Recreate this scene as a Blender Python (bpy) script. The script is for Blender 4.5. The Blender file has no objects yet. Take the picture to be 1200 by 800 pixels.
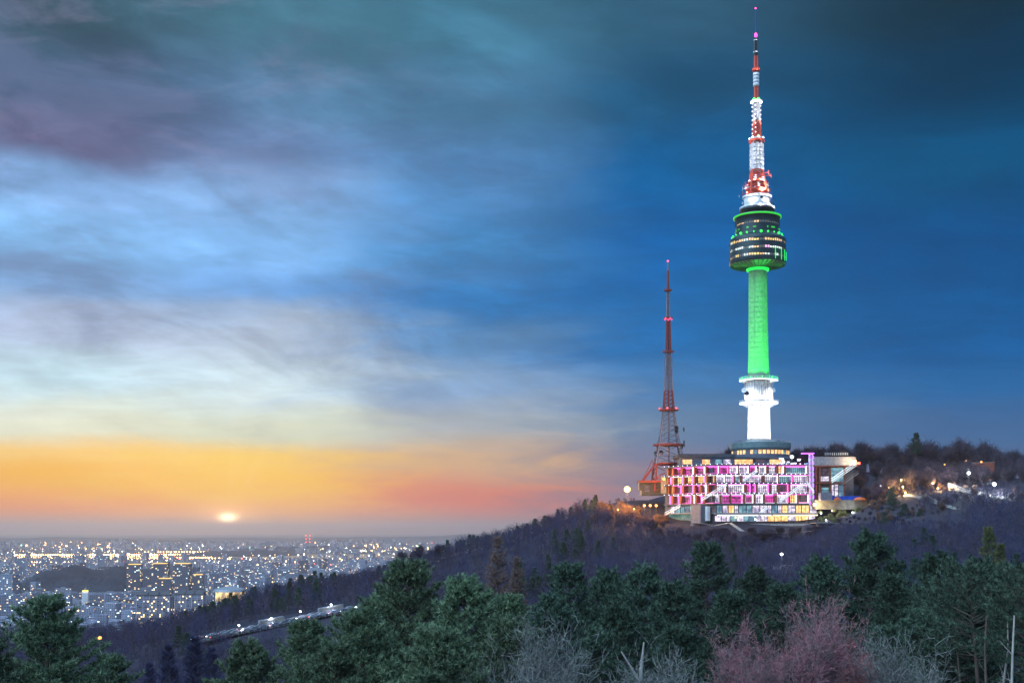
import bpy, math, random
import numpy as np
from mathutils import Vector, Matrix, Euler

# ------------------------------------------------------------------ camera
scene = bpy.context.scene
C = scene.collection
F = 1400.0                       # focal length in photo pixels (photo is 1200 wide)
PITCH = math.radians(2.2)
SHIFT = 222.0 - F*math.tan(PITCH)
cd = bpy.data.cameras.new('camera'); cam = bpy.data.objects.new('camera', cd); C.objects.link(cam)
cd.sensor_width = 36.0; cd.lens = 36.0*F/1200.0
cd.shift_y = SHIFT/1200.0
cam.rotation_euler = (math.pi/2 + PITCH, 0, 0)
cd.clip_start = 0.5; cd.clip_end = 90000
scene.camera = cam
scene.view_settings.view_transform = 'Standard'
scene.view_settings.look = 'None'
scene.view_settings.exposure = 0.0
scene.view_settings.gamma = 1.0
scene.view_settings.use_curve_mapping = False
scene.render.engine = 'CYCLES'
scene.cycles.use_denoising = True
scene.cycles.max_bounces = 6
scene.cycles.diffuse_bounces = 3
scene.cycles.glossy_bounces = 2
scene.cycles.volume_bounces = 1
scene.cycles.sample_clamp_indirect = 3.0
scene.cycles.use_light_tree = True

def lin(c):
    return tuple(((v/255.0)/12.92 if v/255.0 <= 0.04045 else ((v/255.0+0.055)/1.055)**2.4) for v in c)

# ------------------------------------------------------------------ sky
SUN_AZ = math.atan((267-600)/F)
world = bpy.data.worlds.new('World'); scene.world = world; world.use_nodes = True
wt = world.node_tree; wn = wt.nodes; wl = wt.links
wn.clear()
def N(tree, typ, **kw):
    n = tree.nodes.new(typ)
    for k, v in kw.items(): setattr(n, k, v)
    return n
def setin(n, i, v):
    if isinstance(v, bpy.types.NodeSocket): n.id_data.links.new(v, n.inputs[i])
    else: n.inputs[i].default_value = v
def math_(tree, op, a, b=0.0, c=None, clamp=False):
    n = N(tree, 'ShaderNodeMath', operation=op); n.use_clamp = clamp
    setin(n, 0, a); setin(n, 1, b)
    if c is not None: setin(n, 2, c)
    return n.outputs[0]
def mixc(tree, f, a, b, mode='MIX'):
    n = N(tree, 'ShaderNodeMix', data_type='RGBA', blend_type=mode)
    n.clamp_factor = True
    setin(n, 0, f); setin(n, 6, a); setin(n, 7, b)
    return n.outputs[2]
def maprange(tree, v, a, b, c=0.0, d=1.0, smooth=True):
    n = N(tree, 'ShaderNodeMapRange'); n.interpolation_type = 'SMOOTHSTEP' if smooth else 'LINEAR'
    setin(n, 0, v); setin(n, 1, a); setin(n, 2, b); setin(n, 3, c); setin(n, 4, d)
    return n.outputs[0]

tc = N(wt, 'ShaderNodeTexCoord')
sep = N(wt, 'ShaderNodeSeparateXYZ'); wl.new(tc.outputs['Generated'], sep.inputs[0])
X, Y_, Z = sep.outputs
hyp = math_(wt, 'SQRT', math_(wt, 'ADD', math_(wt, 'MULTIPLY', X, X), math_(wt, 'MULTIPLY', Y_, Y_)))
hyp = math_(wt, 'MAXIMUM', hyp, 0.001)
T = math_(wt, 'DIVIDE', Z, hyp)                       # tangent of elevation
AZ = math_(wt, 'ARCTAN2', X, Y_)                      # azimuth, 0 = straight ahead
# cloud-deck coordinates: streaks flatten towards the horizon
zz = math_(wt, 'ADD', math_(wt, 'ABSOLUTE', Z), 0.14)
cv = N(wt, 'ShaderNodeCombineXYZ')
setin(cv, 0, math_(wt, 'DIVIDE', X, zz)); setin(cv, 1, math_(wt, 'MULTIPLY', math_(wt, 'DIVIDE', Y_, zz), 1.0)); 
def wnoise(scale, detail=6.0, rough=0.55, dist=0.3, off=(0,0,0), stretch=(1,1,1), rot=0.0):
    m = N(wt, 'ShaderNodeMapping'); wl.new(cv.outputs[0], m.inputs[0])
    m.inputs['Location'].default_value = off; m.inputs['Scale'].default_value = stretch
    m.inputs['Rotation'].default_value = (0,0,rot)
    n = N(wt, 'ShaderNodeTexNoise'); n.noise_dimensions = '3D'
    wl.new(m.outputs[0], n.inputs['Vector'])
    n.inputs['Scale'].default_value = scale; n.inputs['Detail'].default_value = detail
    n.inputs['Roughness'].default_value = rough; n.inputs['Distortion'].default_value = dist
    return n.outputs[0]
n1 = wnoise(0.9, 7, 0.5, 0.6, (3.1, 1.7, 0), (1.0, 1.0, 1), 0.5)
n2 = wnoise(2.6, 8, 0.6, 0.4, (7.3, 4.1, 2), (0.85, 1.0, 1), 0.4)
n3 = wnoise(5.0, 8, 0.62, 0.4, (1.3, 9.1, 5), (0.8, 1.25, 1), 0.3)
wob = math_(wt, 'ADD', math_(wt, 'MULTIPLY', math_(wt, 'SUBTRACT', n1, 0.5), 1.0),
            math_(wt, 'MULTIPLY', math_(wt, 'SUBTRACT', n2, 0.5), 0.42))
amp = maprange(wt, T, 0.03, 0.26, 0.02, 0.095)
Tw = math_(wt, 'ADD', T, math_(wt, 'MULTIPLY', wob, amp))
AZw = math_(wt, 'ADD', AZ, math_(wt, 'MULTIPLY', math_(wt, 'SUBTRACT', n2, 0.5), 0.20))
TM = 0.62
pos = math_(wt, 'DIVIDE', Tw, TM, clamp=True)
COLS = [   # (photo column, [(row, colour)...])
 (-250, [(10,(60,85,100)),(90,(72,92,122)),(185,(112,112,150)),(235,(130,185,235)),(330,(125,165,212)),(400,(170,190,215)),(470,(215,232,230)),(520,(250,215,140)),(560,(255,176,35)),(600,(255,138,30)),(622,(220,130,75))]),
 (50, [(5,(58,88,105)),(85,(74,98,132)),(160,(108,110,150)),(195,(134,176,228)),(270,(136,192,245)),(335,(128,170,218)),(385,(172,188,216)),(440,(198,228,240)),(500,(228,230,205)),(528,(255,206,110)),(560,(255,186,30)),(598,(255,148,28)),(622,(225,140,75))]),
 (300,[(5,(76,128,152)),(90,(86,125,162)),(150,(108,138,184)),(195,(134,180,232)),(270,(132,188,245)),(330,(108,158,214)),(400,(178,196,218)),(450,(204,226,236)),(505,(216,222,196)),(538,(255,208,88)),(575,(255,194,35)),(602,(255,166,38)),(624,(230,150,80))]),
 (550,[(5,(68,124,152)),(100,(74,126,164)),(200,(80,138,194)),(290,(64,132,190)),(350,(42,120,186)),(400,(88,140,190)),(450,(134,168,206)),(500,(172,182,190)),(540,(212,172,130)),(590,(228,112,78)),(622,(190,112,98))]),
 (780,[(5,(44,88,116)),(100,(26,86,126)),(200,(0,86,142)),(300,(0,94,164)),(400,(14,104,170)),(450,(58,120,176)),(500,(92,126,162)),(560,(128,116,142)),(600,(142,110,128)),(622,(140,110,120))]),
 (1120,[(5,(18,48,66)),(100,(8,58,90)),(200,(0,74,118)),(300,(0,78,138)),(400,(0,88,152)),(450,(24,100,162)),(500,(56,100,150)),(560,(75,98,135)),(622,(90,95,125))]),
]
ZEN = lin((62, 92, 122))
def ramp(col, rows):
    r = N(wt, 'ShaderNodeValToRGB'); r.color_ramp.interpolation = 'EASE'
    az = math.atan((col-600)/F)
    st = sorted([(max(0.0, (622-py)/F*math.cos(az)/TM), lin(c)) for py, c in rows] + [(1.0, ZEN)])
    e = r.color_ramp.elements
    e[0].position = st[0][0]; e[0].color = st[0][1] + (1,)
    e[1].position = st[-1][0]; e[1].color = st[-1][1] + (1,)
    for p, c in st[1:-1]:
        k = e.new(p); k.color = c + (1,)
    wl.new(pos, r.inputs[0])
    return az, r.outputs[0]
rs = [ramp(c, rows) for c, rows in COLS]
col = rs[0][1]
for (a0, _), (a1, c1) in zip(rs[:-1], rs[1:]):
    col = mixc(wt, maprange(wt, AZw, a0, a1), col, c1)
# away from the sunset the sky turns to an even dusk blue
back = maprange(wt, math_(wt, 'ABSOLUTE', AZ), 0.75, 1.7)
col = mixc(wt, back, col, (0.20,0.36,0.66,1))
hi = maprange(wt, T, 0.55, 1.3)
col = mixc(wt, hi, col, (0.65,1.10,1.75,1))  # overhead sky, out of view, brightened to light the trees from above
# bright sky patch added out of view, behind and left, to model the foreground
dn = N(wt, 'ShaderNodeVectorMath', operation='DOT_PRODUCT'); wl.new(tc.outputs['Generated'], dn.inputs[0])
dn.inputs[1].default_value = Vector((-0.62, -0.42, 0.66)).normalized()
col = mixc(wt, maprange(wt, dn.outputs['Value'], 0.62, 0.97), col, (2.3,3.45,4.6,1))
# cloud texture: brighter edges and darker bellies
cl = maprange(wt, n3, 0.38, 0.68)
cl2 = maprange(wt, n2, 0.36, 0.66)
camp = maprange(wt, T, 0.03, 0.15)
shade = math_(wt, 'ADD', 1.0, math_(wt, 'MULTIPLY', camp, math_(wt, 'ADD',
        math_(wt, 'MULTIPLY', math_(wt, 'SUBTRACT', cl, 0.5), 0.13), math_(wt, 'MULTIPLY', math_(wt, 'SUBTRACT', cl2, 0.5), maprange(wt, T, 0.1, 0.33, 0.13, 0.34)))))
shn = N(wt, 'ShaderNodeVectorMath', operation='SCALE'); wl.new(col, shn.inputs[0]); wl.new(shade, shn.inputs[3])
col = shn.outputs[0]
# pink lit wisps of cloud up on the left
wisp = math_(wt, 'MULTIPLY', math_(wt, 'MULTIPLY', maprange(wt, n3, 0.5, 0.72), maprange(wt, T, 0.2, 0.30)), maprange(wt, AZw, 0.02, -0.30))
col = mixc(wt, math_(wt, 'MULTIPLY', wisp, 0.3), col, lin((150,140,175)) + (1,))
sv = N(wt, 'ShaderNodeCombineXYZ'); setin(sv, 0, math_(wt, 'MULTIPLY', AZ, 2.2)); setin(sv, 1, math_(wt, 'ADD', math_(wt, 'MULTIPLY', T, 5.0), math_(wt, 'MULTIPLY', AZ, 0.9)))
def mott(scale, det, dist, off):
    mp = N(wt, 'ShaderNodeMapping'); wl.new(sv.outputs[0], mp.inputs[0]); mp.inputs['Location'].default_value = off
    n = N(wt, 'ShaderNodeTexNoise'); wl.new(mp.outputs[0], n.inputs['Vector']); n.inputs['Scale'].default_value = scale; n.inputs['Detail'].default_value = det; n.inputs['Roughness'].default_value = 0.6; n.inputs['Distortion'].default_value = dist
    return n.outputs[0]
m1 = mott(2.6, 9, 0.5, (4.2, 1.1, 0)); m2 = mott(7.5, 8, 0.3, (0.4, 7.7, 3))
mf = math_(wt, 'MULTIPLY', camp, maprange(wt, AZ, 0.30, -0.1, 0.35, 1.0))
mfac = math_(wt, 'ADD', 1.07, math_(wt, 'MULTIPLY', mf, math_(wt, 'ADD', math_(wt, 'MULTIPLY', math_(wt, 'SUBTRACT', maprange(wt, m1, 0.36, 0.64), 0.5), 0.24), math_(wt, 'MULTIPLY', math_(wt, 'SUBTRACT', maprange(wt, m2, 0.38, 0.66), 0.5), 0.13))))
vs_ = N(wt, 'ShaderNodeVectorMath', operation='SCALE'); wl.new(col, vs_.inputs[0]); wl.new(mfac, vs_.inputs[3]); col = vs_.outputs[0]
# lavender undersides where the deck is thicker
lav = math_(wt, 'MULTIPLY', math_(wt, 'MULTIPLY', maprange(wt, m1, 0.5, 0.36), camp), maprange(wt, AZ, 0.1, -0.3, 0.0, 0.35))
col = mixc(wt, lav, col, lin((120,134,175)) + (1,))
# the sun's glare on the horizon
SE = (622-607)/F
da = math_(wt, 'SUBTRACT', AZ, SUN_AZ); de = math_(wt, 'SUBTRACT', T, SE)
def glow(sa, se, s):
    q = math_(wt, 'ADD', math_(wt, 'POWER', math_(wt, 'ABSOLUTE', math_(wt, 'DIVIDE', da, sa)), 2.0), math_(wt, 'POWER', math_(wt, 'ABSOLUTE', math_(wt, 'DIVIDE', de, se)), 2.0))
    return math_(wt, 'MULTIPLY', math_(wt, 'EXPONENT', math_(wt, 'MULTIPLY', q, -1.0)), s)
def addglow(col, g, c):
    s = N(wt, 'ShaderNodeVectorMath', operation='SCALE'); s.inputs[0].default_value = c; wl.new(g, s.inputs[3])
    a = N(wt, 'ShaderNodeVectorMath', operation='ADD'); wl.new(col, a.inputs[0]); wl.new(s.outputs[0], a.inputs[1])
    return a.outputs[0]
col = addglow(col, glow(0.0065, 0.0035, 5.0), (1.0, 0.72, 0.45))
col = addglow(col, glow(0.022, 0.010, 0.7), (1.0, 0.62, 0.25))
col = addglow(col, glow(0.12, 0.05, 0.13), (1.0, 0.6, 0.2))
# faint shafts fanning out above it
ang = math_(wt, 'ARCTAN2', da, math_(wt, 'MAXIMUM', de, 0.001))
rn = N(wt, 'ShaderNodeTexNoise'); rn.noise_dimensions = '1D'; setin(rn, 'W', ang); rn.inputs['Scale'].default_value = 3.2; rn.inputs['Detail'].default_value = 2.0
ray = math_(wt, 'MULTIPLY', maprange(wt, rn.outputs[0], 0.48, 0.68), glow(0.22, 0.13, 0.035))
col = addglow(col, ray, (1.0, 0.72, 0.55))
nish = N(wt, 'ShaderNodeTexSky', sky_type='NISHITA'); nish.sun_disc = False
nish.sun_elevation = math.radians(1.2); nish.sun_rotation = SUN_AZ
bg1 = N(wt, 'ShaderNodeBackground'); wl.new(col, bg1.inputs[0]); bg1.inputs[1].default_value = 1.0
bg2 = N(wt, 'ShaderNodeBackground'); wl.new(nish.outputs[0], bg2.inputs[0]); bg2.inputs[1].default_value = 0.0002
ad = N(wt, 'ShaderNodeAddShader'); wl.new(bg1.outputs[0], ad.inputs[0]); wl.new(bg2.outputs[0], ad.inputs[1])
wo = N(wt, 'ShaderNodeOutputWorld'); wl.new(ad.outputs[0], wo.inputs[0])
world.cycles.sampling_method = 'MANUAL'; world.cycles.sample_map_resolution = 512

sl = bpy.data.lights.new('sun', 'SUN'); so = bpy.data.objects.new('sun', sl); C.objects.link(so)
sl.energy = 0.25; sl.angle = math.radians(0.5); sl.color = (1.0, 0.62, 0.36)
sd = Vector((math.sin(SUN_AZ)*math.cos(math.radians(1.2)), math.cos(SUN_AZ)*math.cos(math.radians(1.2)), math.sin(math.radians(1.2))))
so.rotation_euler = sd.to_track_quat('Z', 'Y').to_euler()

# ------------------------------------------------------------------ pixel -> world helper (photo pixels, distance Y)
RC = Euler(cam.rotation_euler).to_matrix()
def at(px, py, Y):
    v = RC @ Vector(((px-600)/F, (400+SHIFT-py)/F, -1.0))
    return v*(Y/v.y)
def zz_at(py, Y, px=889): return at(px, py, Y).z
def tag(o, label=None, cat=None, group=None, kind=None):
    if label: o['label'] = label
    if cat: o['category'] = cat
    if group: o['group'] = group
    if kind: o['kind'] = kind
    return o
def empty(name, loc, label=None, cat=None, group=None, rz=0):
    o = bpy.data.objects.new(name, None); C.objects.link(o)
    o.location = loc; o.rotation_euler = (0,0,rz); o.empty_display_size = 0.3
    return tag(o, label, cat, group)
def copy_tree(o, parent=None):
    c = o.copy(); C.objects.link(c)
    if parent is not None: c.parent = parent
    for ch in list(o.children): copy_tree(ch, c)
    return c

# ------------------------------------------------------------------ mesh builder
class MB:
    def __init__(s): s.v = []; s.f = []; s.uv = None; s.fuv = []
    def add(s, vs, fs, uvs=None):
        n = len(s.v); s.v += [tuple(p) for p in vs]; s.f += [tuple(i+n for i in f) for f in fs]
        if uvs is not None: s.fuv += uvs
    def box(s, c, d, rz=0.0):
        x, y, z = d[0]/2, d[1]/2, d[2]/2
        ca, sa = math.cos(rz), math.sin(rz)
        vs = []
        for dx, dy, dz in ((-x,-y,-z),(x,-y,-z),(x,y,-z),(-x,y,-z),(-x,-y,z),(x,-y,z),(x,y,z),(-x,y,z)):
            vs.append((c[0]+dx*ca-dy*sa, c[1]+dx*sa+dy*ca, c[2]+dz))
        s.add(vs, [(0,3,2,1),(4,5,6,7),(0,1,5,4),(1,2,6,5),(2,3,7,6),(3,0,4,7)])
        return s
    def tube(s, a, b, r0, r1=None, n=6, caps=True):
        r1 = r0 if r1 is None else r1
        a = Vector(a); b = Vector(b); d = (b-a)
        if d.length < 1e-6: return s
        d.normalize(); u = d.orthogonal().normalized(); w = d.cross(u)
        vs = []
        for p, r in ((a, r0), (b, r1)):
            for i in range(n):
                t = 2*math.pi*i/n
                vs.append(p + u*(math.cos(t)*r) + w*(math.sin(t)*r))
        fs = [(i, (i+1)%n, n+(i+1)%n, n+i) for i in range(n)]
        if caps: fs += [tuple(range(n-1, -1, -1)), tuple(range(n, 2*n))]
        s.add(vs, fs); return s
    def beam(s, a, b, w, h=None):
        return s.tube(a, b, w*0.7071, None, 4)
    def lathe(s, prof, c=(0,0,0), n=32, a0=0.0, a1=2*math.pi):
        full = abs(a1-a0-2*math.pi) < 1e-6
        m = n if full else n+1
        vs = []
        for r, z in prof:
            for i in range(m):
                t = a0 + (a1-a0)*i/n
                vs.append((c[0]+r*math.cos(t), c[1]+r*math.sin(t), c[2]+z))
        fs = []
        for k in range(len(prof)-1):
            for i in range(n):
                j = (i+1) % m
                fs.append((k*m+i, k*m+j, (k+1)*m+j, (k+1)*m+i))
        s.add(vs, fs); return s
    def ball(s, c, r, n=8, sz=1.0):
        k = max(3, n//2)
        prof = [(max(1e-4, r*math.sin(math.pi*i/k)), -r*sz*math.cos(math.pi*i/k)) for i in range(k+1)]
        return s.lathe(prof, c, n)
    def quad(s, a, b, c, d): s.add([a,b,c,d], [(0,1,2,3)]); return s
    def build(s, name, mat, parent=None, smooth=False, loc=None):
        me = bpy.data.meshes.new(name); me.from_pydata(s.v, [], s.f)
        if s.fuv:
            ul = me.uv_layers.new(name='UVMap'); ul.data.foreach_set('uv', np.array(s.fuv, dtype=np.float32).ravel())
        mats = mat if isinstance(mat, (list, tuple)) else [mat]
        for m in mats: me.materials.append(m)
        if smooth: me.polygons.foreach_set('use_smooth', [True]*len(me.polygons))
        me.update()
        o = bpy.data.objects.new(name, me); C.objects.link(o)
        if parent is not None: o.parent = parent
        if loc is not None: o.location = loc
        return o
def np_mesh(name, V, Fc, mat, smooth=False):
    """V (n,3), Fc (m,k) constant k"""
    me = bpy.data.meshes.new(name)
    V = np.asarray(V, dtype=np.float32); Fc = np.asarray(Fc, dtype=np.int32)
    k = Fc.shape[1]
    me.vertices.add(len(V)); me.vertices.foreach_set('co', V.ravel())
    me.loops.add(Fc.size); me.loops.foreach_set('vertex_index', Fc.ravel())
    me.polygons.add(len(Fc)); me.polygons.foreach_set('loop_start', np.arange(0, Fc.size, k, dtype=np.int32))
    me.polygons.foreach_set('loop_total', np.full(len(Fc), k, dtype=np.int32))
    if smooth: me.polygons.foreach_set('use_smooth', np.ones(len(Fc), dtype=bool))
    me.materials.append(mat); me.update(calc_edges=True)
    return me
def mesh_obj(name, me, parent=None, loc=None):
    o = bpy.data.objects.new(name, me); C.objects.link(o)
    if parent is not None: o.parent = parent
    if loc is not None: o.location = loc
    return o

# ------------------------------------------------------------------ materials
def pbr(name, c1, c2=None, scale=1.0, rough=0.8, metal=0.0, detail=4.0, bump=0.0, coord='Object', rand=0.0, spec=0.3):
    m = bpy.data.materials.new(name); m.use_nodes = True
    t = m.node_tree; b = t.nodes['Principled BSDF']
    b.inputs['Roughness'].default_value = rough; b.inputs['Metallic'].default_value = metal
    b.inputs['Specular IOR Level'].default_value = spec
    tcn = N(t, 'ShaderNodeTexCoord')
    c2 = c2 or tuple(v*0.7 for v in c1)
    nz = N(t, 'ShaderNodeTexNoise'); t.links.new(tcn.outputs[coord], nz.inputs['Vector'])
    nz.inputs['Scale'].default_value = scale; nz.inputs['Detail'].default_value = detail
    f = maprange(t, nz.outputs[0], 0.32, 0.68)
    c = mixc(t, f, tuple(c1)+(1,), tuple(c2)+(1,))
    if rand:
        oi = N(t, 'ShaderNodeObjectInfo')
        hs = N(t, 'ShaderNodeHueSaturation')
        setin(hs, 'Value', maprange(t, oi.outputs['Random'], 0, 1, 1-rand, 1+rand, False))
        setin(hs, 'Hue', maprange(t, oi.outputs['Random'], 0, 1, 0.5-rand*0.06, 0.5+rand*0.06, False))
        t.links.new(c, hs.inputs['Color']); c = hs.outputs[0]
    t.links.new(c, b.inputs['Base Color'])
    if bump:
        bp = N(t, 'ShaderNodeBump'); bp.inputs['Strength'].default_value = bump
        t.links.new(nz.outputs[0], bp.inputs['Height']); t.links.new(bp.outputs[0], b.inputs['Normal'])
    m.cycles.emission_sampling = 'NONE'
    return m
def emit(name, c, s, sample=False, vary=None, vscale=1.0):
    """a lit lamp, tube or lit pane; vary = second colour mixed in by noise (what is seen inside a lit room)"""
    m = bpy.data.materials.new(name); m.use_nodes = True
    t = m.node_tree; b = t.nodes['Principled BSDF']
    b.inputs['Base Color'].default_value = (0.05,0.05,0.05,1); b.inputs['Roughness'].default_value = 0.3
    b.inputs['Emission Strength'].default_value = s
    if vary:
        tcn = N(t, 'ShaderNodeTexCoord'); nz = N(t, 'ShaderNodeTexNoise')
        t.links.new(tcn.outputs['Object'], nz.inputs['Vector']); nz.inputs['Scale'].default_value = vscale; nz.inputs['Detail'].default_value = 2.0
        t.links.new(mixc(t, maprange(t, nz.outputs[0], 0.38, 0.62), tuple(c)+(1,), tuple(vary)+(1,)), b.inputs['Emission Color'])
    else:
        b.inputs['Emission Color'].default_value = tuple(c)+(1,)
    m.cycles.emission_sampling = 'AUTO' if sample else 'NONE'
    return m
def foliage(name, c1, c2, scale=0.6, rand=0.25, trans=0.25):
    m = pbr(name, c1, c2, scale, 0.75, 0, 3.0, 0, 'Object', rand, 0.2)
    return m

M = {}
M['conc'] = pbr('tower_concrete', (0.22,0.22,0.21), (0.165,0.165,0.165), 0.9, 0.75, bump=0.3)
M['white'] = pbr('white_paint', (0.75,0.75,0.75), (0.62,0.63,0.65), 0.8, 0.5)
M['grey'] = pbr('grey_metal', (0.28,0.30,0.33), (0.2,0.22,0.25), 0.9, 0.5, 0.4)
M['dgrey'] = pbr('dark_metal', (0.06,0.07,0.08), (0.04,0.045,0.05), 0.9, 0.45, 0.5)
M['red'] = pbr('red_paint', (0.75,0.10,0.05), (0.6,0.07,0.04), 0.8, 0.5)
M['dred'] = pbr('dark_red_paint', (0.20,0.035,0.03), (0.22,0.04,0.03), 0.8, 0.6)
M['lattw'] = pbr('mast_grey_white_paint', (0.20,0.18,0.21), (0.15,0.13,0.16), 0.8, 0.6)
M['blue'] = pbr('blue_paint', (0.03,0.06,0.28), (0.02,0.05,0.2), 0.8, 0.5)
M['pod'] = pbr('pod_cladding', (0.035,0.06,0.065), (0.022,0.04,0.045), 0.3, 0.35, 0.3)
M['podu'] = pbr('pod_underside', (0.2,0.21,0.20), (0.14,0.15,0.14), 0.5, 0.6)
M['wall'] = pbr('beige_wall', (0.27,0.235,0.185), (0.18,0.16,0.13), 0.6, 0.9, bump=0.1)
M['stone'] = pbr('retaining_stone', (0.25,0.24,0.25), (0.16,0.155,0.17), 1.2, 0.9, bump=0.2)
M['roofd'] = pbr('dark_roof', (0.06,0.07,0.085), (0.04,0.045,0.055), 0.5, 0.7)
M['teal'] = pbr('teal_copper_band', (0.12,0.19,0.20), (0.09,0.14,0.15), 0.6, 0.5, 0.2)
M['brown'] = pbr('rust_brown_panel', (0.24,0.075,0.045), (0.16,0.05,0.03), 0.8, 0.6)
M['asph'] = pbr('asphalt', (0.06,0.06,0.065), (0.045,0.045,0.05), 1.5, 0.85)
M['path'] = pbr('path_paving', (0.22,0.21,0.2), (0.15,0.145,0.14), 0.9, 0.85)
M['bluec'] = pbr('blue_tarpaulin', (0.02,0.08,0.5), (0.02,0.06,0.35), 0.6, 0.5)
M['orangec'] = pbr('orange_cloth', (0.6,0.13,0.04), (0.45,0.1,0.03), 0.6, 0.7)
M['bluewall'] = pbr('blue_grey_cladding', (0.10,0.12,0.17), (0.075,0.09,0.13), 0.5, 0.6)
M['glassd'] = pbr('dark_glass', (0.02,0.025,0.03), (0.015,0.018,0.02), 0.5, 0.1, 0, spec=0.6)
M['greenglass'] = emit('greenish_lit_glass', (0.35,0.75,0.62), 0.35, vary=(0.12,0.4,0.38), vscale=0.35)
M['bark'] = pbr('bark', (0.12,0.085,0.065), (0.07,0.05,0.045), 1.4, 0.95, bump=0.3, rand=0.15)
M['barkw'] = pbr('pale_bark', (0.42,0.39,0.35), (0.28,0.25,0.23), 1.4, 0.9, rand=0.12)
M['twig'] = pbr('bare_twigs', (0.078,0.062,0.085), (0.040,0.034,0.055), 0.25, 0.95, rand=0.2, spec=0.05)
M['twigp'] = pbr('purple_twigs', (0.072,0.068,0.128), (0.034,0.036,0.078), 0.25, 0.95, rand=0.15, spec=0.05)
M['twigr'] = pbr('pink_buds_on_twigs', (0.42,0.16,0.17), (0.17,0.14,0.14), 1.6, 0.9, rand=0.1, spec=0.05)
M['twigg'] = pbr('pale_grey_twigs', (0.24,0.23,0.21), (0.13,0.13,0.125), 1.0, 0.9, rand=0.1, spec=0.05)
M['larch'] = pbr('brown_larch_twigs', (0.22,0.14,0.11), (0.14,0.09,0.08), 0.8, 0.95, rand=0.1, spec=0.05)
M['ndl'] = foliage('pine_needles', (0.018,0.048,0.027), (0.21,0.27,0.15), 4.5)  # tuft highlights and dark gaps put into the two needle colours
M['ndl2'] = foliage('dark_pine_needles', (0.010,0.027,0.018), (0.105,0.155,0.10), 4.0)  # light and dark between the tufts is mixed into this colour too
M['ndl3'] = foliage('far_pine_needles', (0.035,0.07,0.055), (0.055,0.09,0.07), 0.3)
M['ndl4'] = foliage('yellow_green_needles', (0.16,0.15,0.06), (0.10,0.12,0.05), 0.8)  # lit look of the conifers put into the needle colour
M['ground'] = pbr('leaf_litter', (0.045,0.042,0.055), (0.028,0.028,0.042), 0.09, 0.98, detail=8, bump=0.3, spec=0.05)
M['plain'] = pbr('city_ground', (0.10,0.10,0.11), (0.05,0.055,0.06), 0.004, 0.95, detail=8, spec=0.1)
M['hillfar'] = pbr('wooded_hill', (0.030,0.042,0.062), (0.018,0.026,0.042), 0.01, 0.98, detail=8, spec=0.05)
M['water'] = pbr('river_water', (0.03,0.04,0.05), (0.02,0.03,0.04), 0.01, 0.15, bump=0.05)

E = {}
E['green'] = emit('green_led', (0.03,1.0,0.06), 3.0)
E['greencol'] = emit('green_led_ring', (0.01,1.0,0.10), 1.1)
E['greenrim'] = emit('green_rim_led', (0.03,0.8,0.02), 0.85)
E['whitel'] = emit('white_lamp', (0.9,0.95,1.0), 9.0)
E['whites'] = emit('soft_white_tube', (0.95,0.90,1.0), 2.3, True)
E['warm'] = emit('warm_lamp', (1.0,0.66,0.28), 4.5)
E['orange'] = emit('sodium_lamp', (1.0,0.36,0.05), 3.0)
E['pinkb'] = emit('red_beacon', (1.0,0.04,0.10), 7.0)
E['magb'] = emit('magenta_beacon', (1.0,0.03,0.35), 7.0)
E['mag'] = emit('magenta_tube', (1.0,0.12,0.68), 2.6, True)
E['magp'] = emit('magenta_lit_pane', (0.95,0.07,0.52), 0.95, vary=(0.16,0.02,0.12), vscale=0.45)
E['whp'] = emit('white_lit_pane', (0.95,0.86,1.0), 1.15, vary=(0.32,0.26,0.42), vscale=0.5)
E['yep'] = emit('amber_lit_pane', (1.0,0.66,0.26), 1.6, vary=(0.8,0.36,0.12), vscale=0.6)
E['dkp'] = emit('dim_lit_pane', (0.22,0.13,0.20), 0.45, vary=(0.05,0.03,0.07), vscale=0.5)
E['cyp'] = emit('cool_lit_pane', (0.35,0.75,0.85), 0.65, vary=(0.12,0.25,0.40), vscale=0.4)
E['purp'] = emit('purple_tube', (0.62,0.12,1.0), 2.2)
E['tubeb'] = emit('blue_white_bulb', (0.65,0.72,1.0), 5.0)
E['stair'] = emit('stair_strip', (0.82,0.92,1.0), 1.7)
E['gold'] = emit('gold_roof_strip', (1.0,0.60,0.14), 1.6)
E['yel'] = emit('yellow_sign', (1.0,0.85,0.05), 3.0)
E['head'] = emit('headlamp', (0.9,0.95,1.0), 14.0)
E['tail'] = emit('tail_lamp', (1.0,0.10,0.05), 7.0)
E['bluel'] = emit('blue_light', (0.15,0.3,1.0), 3.5)

# ------------------------------------------------------------------ terrain
CP = []
def cp(px, py, Y):
    p = at(px, py, Y); CP.append((p.x, p.y, p.z))
for p in [(-60,0,-15),(0,0,-14),(60,0,-13),(-160,0,-24),(160,0,-14),(0,60,-14),(-70,60,-16),(60,60,-12.5),(160,60,-14),(-150,60,-24),
          (0,-100,-12),(-200,-100,-20),(200,-100,-10),(-150,200,-52),(-260,380,-66),(-100,250,-50),(-320,600,-80),(-400,300,-75),
          (30,300,-36),(60,220,-36),(0,150,-30),(-60,130,-32),(80,300,-28),(200,300,-14),(200,200,-18),(120,120,-19),(250,120,-15),(350,400,0),(450,500,15),(500,200,-10),
          (-60,800,-60),(-220,760,-90),(60,780,-20),(134,740,24),(134,900,-30),(300,760,24),(300,950,-40),(450,720,30),(560,600,36),(600,900,-20),(-450,900,-150),(-100,1000,-110),(-450,600,-100),
          (134,650,36),(110,628,14),(150,628,17),(84,648,14),(80,628,4.5),(84,616,3.0),(77,618,4.0),(90,608,3.0),(165,660,33),(100,665,22)]:
    CP.append(p)
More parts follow.
